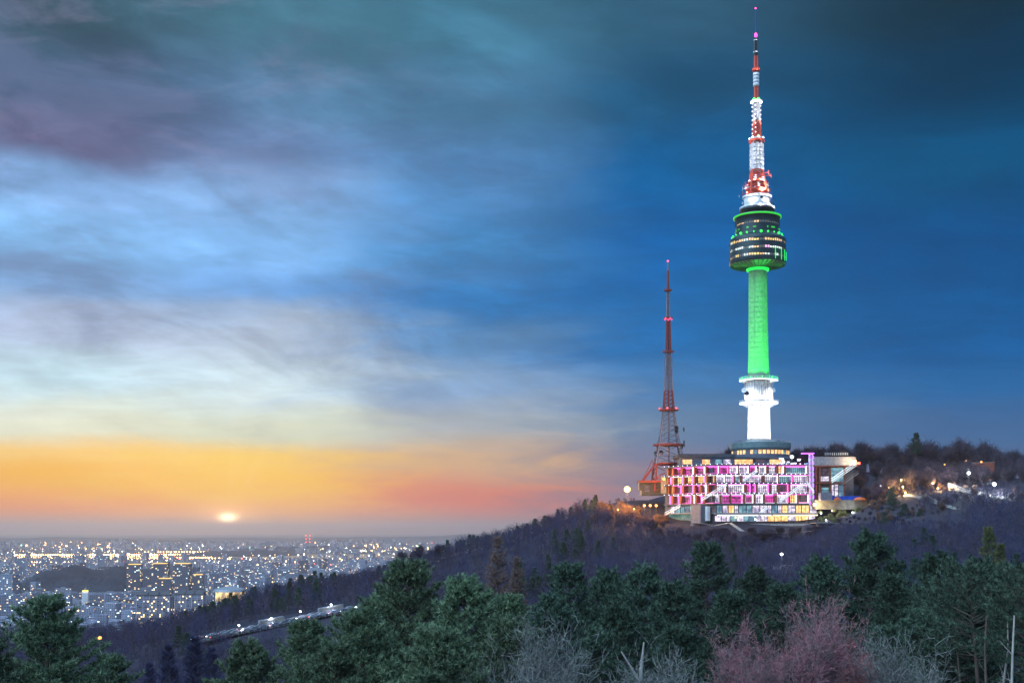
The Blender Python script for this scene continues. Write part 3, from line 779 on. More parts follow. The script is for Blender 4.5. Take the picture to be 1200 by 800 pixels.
# bays, photo columns and pane kind per storey (top storey first)
ROWS = [
 (3, [(781,783.5,'y'),(785,788,'y'),(792,799,'m'),(802,814,'m'),(816,827.5,'m'),(829,842,'m'),(843.5,853,'m'),(855,864,'w'),(866,877,'w'),(879,886,'m'),(890,897,'w'),(902,909,'w'),(913,918,'y'),(922,945,'k')]),
 (2, [(781,783.5,'y'),(785,788,'y'),(792,802,'y'),(804,814,'y'),(816,828,'y'),(831,838,'y'),(839.5,849,'w'),(850.5,859,'w'),(862,866,'c'),(871,893,'w'),(897,911,'w'),(913,928,'c'),(930,946,'w')]),
 (1, [(781,783.5,'y'),(785,788,'y'),(793,800,'m'),(804,814,'d'),(816,821,'m'),(823,829.5,'w'),(832,838,'d'),(840,850,'w'),(854,871,'w'),(876,879,'m'),(882,885,'m'),(888,900,'w'),(905,911,'w'),(914,923,'d'),(927,947,'w')]),
 (0, [(783,787,'d'),(792,797,'m'),(801,811,'m'),(813,815.5,'y'),(818,824,'m'),(828,842,'w'),(847,855,'m'),(857,869,'m'),(875,882,'m'),(886,893,'w'),(897,907,'m'),(911,923,'w'),(926,933,'y'),(936,947,'d')]),
]
PM = {'y': E['yep'], 'm': E['magp'], 'w': E['whp'], 'd': E['dkp'], 'c': E['cyp'], 'k': E['cyp']}
rr = random.Random(5)
for lv, bays in ROWS:
    z0, z1 = LV[lv], LV[lv+1]
    # floor slab with its line of bulbs
    for a, b in ((780,836),(836,954)):
        fbox(a, b, z0-0.45, z0+0.35, -2.4, 1.4, M['roofd'], 'floor_slab')
    for px in np.arange(781, 953, 5.4):
        p = fpt(px, 1.5)
        MB().ball((p.x-BL.x, p.y-BL.y, z1+(-0.05 if lv < 3 else 0.4)), 0.2, 6).build('edge_lamp', E['tubeb'], bld).location = (0,0,-BL.z)
    for a, b in ((789,836),(836,868),(868,905),(905,948)):
        fbox(a, b, z1-0.62, z1-0.46, 0.2, 1.0, E['mag'] if lv in (3, 1) or a == 905 else E['whites'], 'light_strip')
        if lv != 2: fbox(a, b, z0+0.36, z0+0.5, -0.2, 0.5, E['whites'] if a > 836 else E['mag'], 'light_strip')
    edges = [781] + [b for _, b, _ in bays]
    for k, (a, b, kind) in enumerate(bays):
        w = fbox(a, b, z0+0.6, z1-0.75, -1.6, -1.5, PM[kind], 'window')
        # frame bars
        fm = MB()
        nb = max(1, int((b-a)/2.3))
        for i in range(nb+1):
            px = a + (b-a)*i/nb
            p = fpt(px, -1.42)
            fm.tube((p.x-BL.x, p.y-BL.y, z0+0.5-BL.z), (p.x-BL.x, p.y-BL.y, z1-0.7-BL.z), 0.15, n=4)
        p = fpt(a, -1.42); q = fpt(b, -1.42)
        for z in (z0+0.6, z0+1.5, z0+2.9, z1-0.75):
            fm.tube((p.x-BL.x, p.y-BL.y, z-BL.z), (q.x-BL.x, q.y-BL.y, z-BL.z), 0.11, n=4)
        fm.build('frame', M['dgrey'], w)
        if kind in 'mk' or (kind == 'w' and rr.random() < 0.35):
            fbox(a+0.3, b-0.3, z1-1.15, z1-0.72, -1.4, -0.9, E['mag'], 'light_strip')
        if kind in 'd':
            fbox(a+0.3, b-0.3, z0+0.4, z0+0.7, -1.2, -0.8, E['mag'], 'light_strip')
        if kind in 'wc':
            fbox(a+0.3, b-0.3, z1-1.0, z1-0.74, -1.3, -0.9, E['whites'], 'light_strip')
        # panel between bays, projecting, and a lit vertical tube at its edge
        nxt = bays[k+1][0] if k+1 < len(bays) else 951
        if nxt-b > 2.2:
            fbox(b, nxt, z0+0.6, z1-0.75, -1.62, -1.54, PM[rr.choice('mmwd') if a > 790 else 'y'], 'window')
        if nxt-b > 0.6:
            mid = (b+nxt)/2; hw = min(1.25, (nxt-b)/2-0.1)
            fbox(mid-hw, mid+hw, z0+0.36, z1-0.46, -1.5, 0.9+rr.uniform(-0.2, 0.3), M['brown'], 'wall_panel')
        if rr.random() < 0.62:
            fbox(b-0.5, b+0.25, z0+0.5, z1-0.6, 0.0, 1.25, rr.choice([E['whites'], E['whites'], E['mag'], E['warmt']] if 'warmt' in E else [E['whites'], E['mag']]), 'tube_light')
fbox(780, 836, LV[4]-0.45, LV[4]+0.35, -2.4, 1.4, M['roofd'], 'floor_slab'); fbox(836, 954, LV[4]-0.45, LV[4]+0.35, -2.4, 1.4, M['roofd'], 'floor_slab')
E['warmt'] = emit('amber_tube', (1.0,0.8,0.45), 2.6)
# lit outside stairs
def stairs(px0, py0, px1, py1, off=3.2, mat=None, parent=None, w=1.6):
    a = fpt(px0, off); b = fpt(px1, off)
    a.z = bz(py0); b.z = bz(py1); a -= BL; b -= BL
    m = MB(); n = 16; d = (b-a)
    for i in range(n):
        c = a + d*((i+0.5)/n)
        m.box(c, (abs(d.x)/n+0.05, w, 0.22), 0)
    m.tube(a+Vector((0,w/2,-0.4)), b+Vector((0,w/2,-0.4)), 0.22, n=4).tube(a+Vector((0,-w/2,-0.4)), b+Vector((0,-w/2,-0.4)), 0.22, n=4)
    st = m.build('staircase', M['white'], bld)
    h = MB()
    for s in (-1, 1):
        h.tube(a+Vector((0,s*w/2,1.0)), b+Vector((0,s*w/2,1.0)), 0.06, n=5)
        h.tube(a+Vector((0,s*w/2,0.1)), b+Vector((0,s*w/2,0.1)), 0.06, n=5)
    h.build('handrail_light', mat or E['stair'], st)
    g = MB()
    for i in range(9):
        c = a + d*(i/8)
        for s in (-1, 1): g.tube(c+Vector((0,s*w/2,0)), c+Vector((0,s*w/2,1.0)), 0.05, n=4)
    g.build('balusters', M['white'], st)
stairs(827,586,851,568); stairs(870,564,887,552); stairs(912,588,940,568); stairs(783,602,801,592, 2.5); stairs(886,605,898,595); stairs(944,566,952,577)
# ground floors below the bays
rr = random.Random(8)
x = 785.0
z0, z1 = bz(600.5), bz(592)
while x < 950:
    w = rr.choice([5, 7, 9])
    if not (819 < x+w/2 < 834):
        kind = rr.choice(['c','c','w','d']) if x < 845 else rr.choice(['w','y','w','c'])
        o = fbox(x, x+w-0.8, z0, z1, -0.8, -0.7, PM[kind], 'window')
        fm = MB(); p = fpt(x, -0.6); q = fpt(x+w-0.8, -0.6)
        for pp in (p, q, (p+q)/2): fm.tube((pp.x-BL.x, pp.y-BL.y, z0-BL.z), (pp.x-BL.x, pp.y-BL.y, z1-BL.z), 0.09, n=4)
        fm.build('frame', M['dgrey'], o)
    x += w
fbox(783, 836, bz(601.5), bz(600.6), -2.4, 3.0, M['stone'], 'floor_slab'); fbox(836, 956, bz(602.5), bz(600.6), -2.4, 5.0, M['stone'], 'floor_slab')
x = 838.0
while x < 956:
    w = rr.choice([4, 6, 8])
    kind = rr.choice(['w','c','w']) if x < 898 else rr.choice(['y','y','w'])
    fbox(x, x+w-0.7, bz(610.5), bz(604), -0.6, -0.5, PM[kind], 'window')
    x += w
fbox(905, 957, bz(604), bz(602.9), 1.5, 2.2, E['warmt'], 'light_strip')
fbox(840, 903, bz(604), bz(602.9), 1.5, 2.0, E['whites'], 'light_strip')
fbox(783, 815, bz(613), bz(602), -1.0, -0.6, M['greenglass'], 'glass_front')
# square lift tower in front
o = fbox(820.5, 832, bz(613), bz(591.5), 2.0, 7.0, M['bluewall'], 'lift_tower')
fbox(832.4, 835, bz(610), bz(593), 1.8, 4.0, M['white'], 'wall_panel')
fbox(820.5, 960, bz(620), bz(613.2), -2.0, 7.5, M['stone'], 'retaining_wall')
# purple lattice pylon at the right end
pyl = MB(); c = fpt(949.8, 2.2)
lattice(pyl, 0, 0.85, bz(592)-BL.z, 0.85, bz(531)-BL.z, 12, 0.18, 0.10, c=(c.x-BL.x, c.y-BL.y))
o = pyl.build('lift_pylon', M['white'], bld)
for dx in (-0.9, 0.9):
    m = MB()
    for k in range(9):
        za, zb_ = bz(591-k*6.6)-BL.z, bz(587-k*6.6)-BL.z
        m.tube((c.x-BL.x+dx, c.y-BL.y-1.1, za), (c.x-BL.x+dx, c.y-BL.y-1.1, zb_), 0.28, n=5)
    m.build('purple_tube', E['purp'], o)
m = MB().box((c.x-BL.x-1.6, c.y-BL.y, bz(531.5)-BL.z), (6, 3, 0.5)).build('pylon_cap', E['purp'], o)

# upper terrace and roof
def zbx(px0, px1, py0, py1, Y, depth, mat, name, parent, org, seg=None):
    a = at(px0, py1, Y); b = at(px1, py0, Y)
    m = MB(); m.box(((a.x+b.x)/2-org.x, Y+depth/2-org.y, (a.z+b.z)/2-org.z), (abs(b.x-a.x), depth, abs(b.z-a.z)))
    return m.build(name, mat, parent)
zbx(797, 925, 534.5, 546, 622, 24, M['bluewall'], 'upper_wall', bld, BL)
zbx(795, 862, 531.5, 535.5, 621, 20, M['roofd'], 'upper_roof', bld, BL); zbx(862, 926, 535.5, 537.2, 619, 26, M['roofd'], 'upper_roof', bld, BL)
for (a, b, k) in ((800,811,'y'),(823,832,'y'),(838,846,'c'),(848,856,'w'),(861,882,'y'),(886,896,'d'),(902,919,'y')):
    o = zbx(a, b, 538.2, 543.5, 621.7, 0.2, PM[k], 'window', bld, BL)
    zbx(a-0.3, b+0.3, 540.6, 541, 621.4, 0.2, M['dgrey'], 'frame', o, BL)
m = MB()
for px in np.arange(800, 925, 3.0):
    p = at(px, 545, 612); m.tube((p.x-BL.x, p.y-BL.y, bz(544.3)-BL.z), (p.x-BL.x, p.y-BL.y, bz(541.6)-BL.z), 0.05, n=4)
p = at(800, 545, 612); q = at(925, 545, 612)
m.tube((p.x-BL.x, p.y-BL.y, bz(541.6)-BL.z), (q.x-BL.x, q.y-BL.y, bz(541.6)-BL.z), 0.07, n=4)
m.build('railing', M['grey'], bld)
# clutter on the bright right terrace: planters, rails, glows
rr = random.Random(31)
for k in range(16):
    px = rr.uniform(914, 947); py = rr.uniform(536, 545)
    p = at(px, py, BY+rr.uniform(2, 12))
    MB().box((p.x-BL.x, p.y-BL.y, p.z-BL.z), (rr.uniform(0.5, 1.6), 0.4, rr.uniform(0.3, 1.0))).build('terrace_lamp', rr.choice([E['tubeb'], E['whites'], E['mag'], E['bluel']]), bld)

# round restaurant building at the tower's foot
RB = at(891, 534.5, TY-2)
rot = empty('round_pavilion', RB, 'round teal roofed pavilion with amber windows around the foot of the tower', 'building')
def rz(py): return at(891, py, TY-2).z - RB.z
KR = (TY-2)/F
MB().lathe([(33*KR, rz(540)), (33*KR, rz(528)), ], n=64).build('wall', M['bluewall'], rot)
MB().lathe([(34*KR, rz(528)), (35.2*KR, rz(526)), (35.2*KR, rz(520)), (33.5*KR, rz(519)), (15*KR, rz(518.6))], n=64).build('roof', M['teal'], rot)
MB().lathe([(15*KR, rz(518.6)), (17.5*KR, rz(518.4)), (17.5*KR, rz(517)), (12*KR, rz(516.8))], n=40).build('plinth', M['white'], rot)
rr = random.Random(77)
for i in range(44):
    a, b = 2*math.pi*i/44, 2*math.pi*(i+1)/44; R = 33.3*KR
    k = rr.choice([E['yep'], E['yep'], E['dkp'], E['cyp'], E['yep']])
    m = MB(); w = 0.02
    p = (R*math.cos(a+w), R*math.sin(a+w)); q = (R*math.cos(b-w), R*math.sin(b-w))
    m.quad((*p, rz(533.3)), (*q, rz(533.3)), (*q, rz(528.8)), (*p, rz(528.8)))
    if 0 <= i: m.build('window', k, rot)
m = MB()
for i in range(60):
    a, b = 2*math.pi*i/60, 2*math.pi*(i+1)/60; R = 34.6*KR
    m.tube((R*math.cos(a), R*math.sin(a), rz(519.5)), (R*math.cos(a), R*math.sin(a), rz(517.2)), 0.05, n=4)
    m.tube((R*math.cos(a), R*math.sin(a), rz(517.2)), (R*math.cos(b), R*math.sin(b), rz(517.2)), 0.05, n=4)
m.build('railing', M['grey'], rot)

# station building with stairs on the right
SB = at(980, 590, 600); KS = 600/F
stn = empty('station_building', SB, 'brown framed glass station building with a bright lit staircase right of the purple pylon', 'building')
zbx(957, 1000, 545, 590, 612, 16, M['bluewall'], 'wall', stn, SB)
zbx(955, 1003, 535, 545, 616, 14, M['stone'], 'upper_wall', stn, SB)
zbx(953, 1006, 545, 546.6, 602, 30, M['brown'], 'roof_slab', stn, SB)
zbx(955, 992, 564.6, 566, 602, 12, M['brown'], 'floor_slab', stn, SB)
for px in (956.5, 961, 973, 990):
    zbx(px-0.7, px+0.7, 546.6, 590, 603, 1.0, M['brown'], 'column', stn, SB)
for (a, b, y0, y1, e) in ((962.5,971.5,549,556,'dkp'),(961.5,971.5,558,563.5,'whp'),(974,989,548,564,'cyp'),(963,971,571,577,'cyp'),(975,977,568,580,'whp'),(978.5,982,567.5,581,'whp'),(983.5,989,569,581,'cyp')):
    o = zbx(a, b, y0, y1, 606, 0.3, E[e], 'window', stn, SB)
    zbx(a-0.2, b+0.2, (y0+y1)/2-0.25, (y0+y1)/2+0.25, 605.6, 0.3, M['dgrey'], 'frame', o, SB)
WAK = (1.0, 0.72, 0.38)
a = at(974, 566, 603)-SB; b = at(1003, 545.5, 603)-SB
m = MB()
for i in range(30):
    c = a+(b-a)*((i+0.5)/30); m.box(c, (abs((b-a).x)/30+0.04, 2.4, 0.25))
st = m.build('staircase', M['path'], stn)
m = MB()
for dy in (-1.2, 1.2):
    for dz in (0.15, 1.1, 2.2): m.tube(a+Vector((0,dy,dz)), b+Vector((0,dy,dz)), 0.09, n=5)
m.build('handrail_light', E['stair'], st)
a2 = at(984, 570, 601)-SB; b2 = at(1006, 554, 601)-SB
MB().tube(a2, b2, 0.25, n=4).tube(a2+Vector((0,0,1.2)), b2+Vector((0,0,1.2)), 0.12, n=4).build('stair_rail', M['grey'], stn)
point('kiosk_light', at(997, 541, 612)-SB, 4000, WAK, 0.5, stn)
m = MB().box(at(1001, 541.5, 606)-SB, (1.8, 1.0, 2.2)); m.build('kiosk_lamp', E['warm'], stn)
MB().box(at(1005, 542.5, 605)-SB, (2.4, 0.6, 1.1)).build('red_sign', E['tail'], stn)
m = MB()
for px in np.arange(967, 994, 2.2):
    p = at(px, 533, 617)-SB; m.tube(p, p+Vector((0,0,1.3)), 0.12, n=4)
m.build('rail_posts', M['white'], stn)

# retaining wall with the blue tarpaulin and orange bundles
W0 = at(988, 598, 596)
wl_ = zbx(955, 1026, 585.5, 596.5, 597, 6, M['wall'], 'retaining_wall', None, Vector((0,0,0))); tag(wl_, 'long beige retaining wall below the blue tarpaulin', 'wall')
zb_ = zbx(977, 1022, 581, 585.4, 598, 3, M['bluec'], 'tarpaulin', None, Vector((0,0,0))); tag(zb_, 'long blue tarpaulin strip lying on top of the beige wall', 'tarpaulin')
for px, w, lb in ((981, 5, 'small orange bundle on the beige wall left of the tarpaulin middle'), (1008, 9, 'larger orange bundle on the beige wall near the tarpaulin right end')):
    p = at(px, 584.4, 595.5)
    m = MB().lathe([(0.02,1.0),(w*0.16,0.85),(w*0.30,0.35),(w*0.36,-0.5)], n=10)
    tag(m.build('cloth_bundle', M['orangec'], None, True, p), lb, 'bundle')
o = zbx(962, 975, 577, 586, 592, 5, M['lattw'], 'utility_shed', None, Vector((0,0,0))); tag(o, 'small grey utility shed at the left end of the blue tarpaulin', 'shed')
w2 = MB()
for a, b, py in ((955, 1060, 613.5),):
    pass
o = zbx(958, 1032, 612, 618, 588, 3, M['stone'], 'stone_wall', None, Vector((0,0,0))); tag(o, 'low dark stone wall under the crowded lit terrace', 'wall')
# curved garden path below the building
m = MB(); pts = [(800,606,592),(815,611,588),(835,616,585),(855,612,590),(870,622,583),(905,624,582),(940,623,583),(965,622,584)]
for (a, b) in zip(pts[:-1], pts[1:]):
    p, q = at(*a), at(*b); d = (q-p); d.z = 0; n = Vector((-d.y, d.x, 0)).normalized()*1.6
    zp, zq = max(p.z, gz(p.x, p.y)+0.3), max(q.z, gz(q.x, q.y)+0.3)
    m.quad(p-n+Vector((0,0,zp-p.z)), q-n+Vector((0,0,zq-q.z)), q+n+Vector((0,0,zq-q.z)), p+n+Vector((0,0,zp-p.z)))
m2 = m.build('path', M['path']); tag(m2, kind='structure')
for px, py in ((905, 618), (835, 612), (935,619)):
    p = at(px, py, 580)
    point('garden_light', (p.x, p.y, p.z+2), 350, (1.0,0.85,0.6), 0.3)

# hut under the mast
HB = at(764, 578, 634)
hut = empty('mast_hut', HB, 'dark flat roofed hut beneath the lattice mast beside the amber lit wall', 'hut')
zbx(752, 777, 565, 580, 634, 9, M['dgrey'], 'wall', hut, HB); zbx(749, 779, 562.5, 565.2, 632.5, 12, M['dred'], 'roof', hut, HB)
zbx(755, 761, 569, 576, 633.7, 0.2, E['dkp'], 'window', hut, HB)
zbx(775, 781, 558, 578, 631, 3, M['wall'], 'side_wall', hut, HB)

# ------------------------------------------------------------------ lamps and lanterns
def lamp(px, py, Y, emat, col, energy, r, label, h=None, group=None, name='street_lamp'):
    p = at(px, py, Y); g = gz(p.x, p.y)
    h = max(2.5, p.z-g) if h is None else h
    root = empty(name, (p.x, p.y, p.z-h), label, 'lamp', group)
    MB().tube((0,0,0), (0,0,h-r*0.6), 0.12, 0.07, 8).tube((0,0,0),(0,0,0.4),0.22,0.16,8).build('pole', M['dgrey'], root)
    MB().ball((0,0,h), r, 10).build('lamp_globe', emat, root, True)
    MB().lathe([(r*0.2, h+r*0.95), (r*0.9, h+r*0.65)], n=10).build('lamp_cap', M['dgrey'], root)
    if energy: point('lamp_light', (0,-r-0.4,h), energy, col, r, root)
    return root
OR = (1.0, 0.45, 0.10); WA = (1.0, 0.75, 0.4); WH = (0.85, 0.93, 1.0)
E['oflare'] = emit('bright_sodium_lamp', (1.0,0.50,0.13), 9.0)
lamp(735, 573, 612, E['oflare'], OR, 130000, 1.6, 'brightest orange street lamp left of the lattice mast')
for px, py, lb in ((755,592,'left of the three orange lamps in a row under the hut'),(762,592,'middle of the three orange lamps in a row under the hut'),(769,592,'right of the three orange lamps in a row under the hut')):
    lamp(px, py, 604, E['orange'], OR, 3500, 0.7, lb, 5)
lamp(724, 597, 602, E['orange'], OR, 5000, 0.5, 'orange lamp low among bare branches left of the row of three', 4)
lamp(743, 596, 600, E['orange'], OR, 5000, 0.4, 'small orange lamp between the bright star lamp and the row of three', 4)
lamp(778, 561, 628, E['orange'], OR, 2500, 0.8, 'amber lamp on the wall left end of the magenta building', 6)
lamp(928, 535, 606, E['whitel'], (0.8,0.85,1.0), 6000, 0.85, 'dazzling blue white floodlight on the roof terrace', 5)
lamp(955, 591, 596, E['warm'], WA, 5000, 1.0, 'bright warm lamp at the foot of the purple pylon', 6)
lamp(1135, 554, 590, E['whitel'], WH, 30000, 0.7, 'upper white street lamp beside the pale lit path', 8)
lamp(1165, 567, 575, E['whitel'], WH, 34000, 0.9, 'brighter white street lamp below the upper one on the right slope', 8)
lamp(1199, 580, 565, E['whitel'], WH, 24000, 0.7, 'white street lamp cut by the right edge of the view', 8)
lamp(1163, 597, 540, E['orange'], (1.0,0.6,0.15), 14000, 1.1, 'yellow orange lamp under bare trees on the right slope', 5)
lamp(1193, 603, 535, E['orange'], (1.0,0.6,0.15), 14000, 1.2, 'yellow orange lamp nearest the right edge', 5)
lamp(1107, 544, 640, E['orange'], OR, 700, 0.4, 'tiny orange lamp high between the skyline trees', 5)
lamp(1150, 541, 640, E['orange'], OR, 900, 0.5, 'small orange lamp at the wall behind the right skyline trees', 5)
lamp(1132, 540, 642, E['orange'], OR, 700, 0.4, 'small orange lamp left of the pair behind the skyline trees', 5)
lamp(1084, 616, 520, E['warm'], WA, 6000, 0.5, 'left warm lamp over the small lit clearing on the right slope', 4)
lamp(1111, 618, 520, E['warm'], WA, 6000, 0.6, 'middle warm lamp over the small lit clearing on the right slope', 4)
lamp(1122, 619, 520, E['warm'], WA, 6000, 0.5, 'right warm lamp over the small lit clearing on the right slope', 4)
lamp(1074, 610, 530, E['green'], (0.6,1.0,0.4), 700, 0.5, 'small yellow green lamp in the dark trees below the stone steps', 4)
lamp(916, 649, 470, E['whitel'], WH, 9000, 0.6, 'white lamp alone in the dark woodland below the building', 6)
lamp(813, 662, 440, E['whitel'], WH, 5000, 0.4, 'faint white lamp low in the woodland left of centre', 5)
lamp(1032, 569, 590, E['pc'], (1,0.8,0.9), 500, 0.4, 'small pinkish lamp on the slope right of the station', 4)
# garden lanterns along the stone steps
steps = [(1042,571,590),(1049,566,594),(1056,562,598),(1058,570,590),(1061,577,585),(1068,585,578),(1074,590,573),(1093,566,596),(1099,572,590),(1075,600,560),(1086,594,566),(1092,602,556),(1100,606,552),(1110,611,545),(1120,616,538),(1030,587,580),(1046,588,578)]
for k, (px, py, Y) in enumerate(steps):
    lamp(px, py, Y, E['warm'] if k % 3 else E['orange'], (1.0,0.60,0.20), 9000, 0.42, 'low amber lantern beside the stepped garden path on the right slope', 1.6, 'lanterns along the stepped garden path', 'garden_lantern')
# lit walls and steps that catch them
def ribbon(name, pts, half, mat, up=0.15):
    m = MB()
    for a, b in zip(pts[:-1], pts[1:]):
        p, q = at(*a), at(*b); d = Vector((q.x-p.x, q.y-p.y, 0)); n = Vector((-d.y, d.x, 0)).normalized()*half
        m.quad(*(Vector((v.x, v.y, gz(v.x, v.y)+up)) for v in (p-n, q-n, q+n, p+n)))
    return tag(m.build(name, mat), kind='structure')
ribbon('path', [(1040,574,588),(1052,566,594),(1060,577,585),(1075,590,573),(1100,603,555),(1122,617,537)], 1.7, M['path'])
ribbon('path', [(1110,560,600),(1130,567,590),(1150,577,575),(1180,592,560),(1210,600,550)], 3.4, M['path'])
def face_wall(px0, py0, Y0, px1, py1, Y1, h, label, mat):
    a = at(px0, py0, Y0); b = at(px1, py1, Y1); d = b-a; L_ = math.hypot(d.x, d.y)
    z0 = min(gz(a.x, a.y), gz(b.x, b.y), a.z, b.z)-1.5
    m = MB(); n = Vector((-d.y, d.x, 0)).normalized()*0.5
    vs = []
    for z in (0, 1):
        for p in (a-n, b-n, b+n, a+n): vs.append((p.x, p.y, (z0 if z == 0 else (p.z+h))))
    m.add(vs, [(3,2,1,0),(4,5,6,7),(0,1,5,4),(1,2,6,5),(2,3,7,6),(3,0,4,7)])
    # coping
    vs = []
    for z in (0.0, 0.3):
        for p in (a-n*1.4, b-n*1.4, b+n*1.4, a+n*1.4): vs.append((p.x, p.y, p.z+h+z+0.003))
    o = m.build('stone_wall', mat)
    c = MB(); c.add(vs, [(3,2,1,0),(4,5,6,7),(0,1,5,4),(1,2,6,5),(2,3,7,6),(3,0,4,7)]); c.build('coping', M['path'], o)
    return tag(o, label, 'wall')
face_wall(1112, 572, 590, 1142, 584, 574, 2.4, 'pale grey wall along the white lit path on the right slope', M['white'])
face_wall(1143, 583, 575, 1200, 604, 556, 1.8, 'lower pale wall running on to the right edge below the white lamps', M['white'])
face_wall(1084, 588, 566, 1104, 600, 556, 3.5, 'amber lit stone wall below the garden lanterns', M['wall'])
face_wall(1130, 547, 645, 1165, 546, 645, 2.0, 'reddish wall behind the skyline trees at the right', M['brown'])
face_wall(1086, 624, 516, 1122, 626, 516, 1.4, 'low wall of the small lit clearing in the dark slope', M['white'])
point('hut_light', at(772, 584, 612), 7000, OR, 0.5)
point('path_light', at(1122, 560, 585), 5000, WH, 0.5)

# ------------------------------------------------------------------ trees
def tuft_mesh(name, pos, dirs, nneedle, length, width, mat, seed, spread=0.55):
    r = np.random.default_rng(seed)
    n = len(pos)
    P = np.repeat(pos, nneedle, 0); D = np.repeat(dirs, nneedle, 0)
    D = D + r.normal(0, spread, D.shape); D /= np.linalg.norm(D, axis=1, keepdims=True)+1e-9
    Lr = length*r.uniform(0.6, 1.25, (len(P), 1))
    S = np.cross(D, r.normal(0, 1, D.shape)); S /= np.linalg.norm(S, axis=1, keepdims=True)+1e-9
    A = P + r.normal(0, length*0.16, P.shape)
    V = np.stack([A - S*width*0.5, A + S*width*0.5, A + D*Lr], 1).reshape(-1, 3)
    return np_mesh(name, V, np.arange(len(V)).reshape(-1, 3), mat)
class Wood:
    """tapered branch segments as triangular prisms"""
    def __init__(s): s.a = []; s.b = []; s.ra = []; s.rb = []
    def seg(s, a, b, ra, rb): s.a.append(a); s.b.append(b); s.ra.append(ra); s.rb.append(rb)
    def arrays(s, n=3):
        a = np.array(s.a, float); b = np.array(s.b, float); ra = np.array(s.ra)[:,None]; rb = np.array(s.rb)[:,None]
        d = b-a; d /= np.linalg.norm(d, axis=1, keepdims=True)+1e-9
        ref = np.where(np.abs(d[:, 2:3]) < 0.9, np.array([[0,0,1.0]]), np.array([[1.0,0,0]]))
        u = np.cross(d, ref); u /= np.linalg.norm(u, axis=1, keepdims=True)+1e-9; w = np.cross(d, u)
        rings = []
        for k in range(n):
            t = 2*math.pi*k/n; o = u*math.cos(t)+w*math.sin(t); rings.append(a+o*ra)
        for k in range(n):
            t = 2*math.pi*k/n; o = u*math.cos(t)+w*math.sin(t); rings.append(b+o*rb)
        V = np.stack(rings, 1).reshape(-1, 3)
        base = np.arange(len(a))[:,None]*(2*n)
        Q = np.stack([base + np.array([[k, (k+1)%n, n+(k+1)%n, n+k]]) for k in range(n)], 1).reshape(-1, 4)
        return V, Q
    def mesh(s, name, mat, n=3):
        V, Q = s.arrays(n); return np_mesh(name, V, Q, mat)

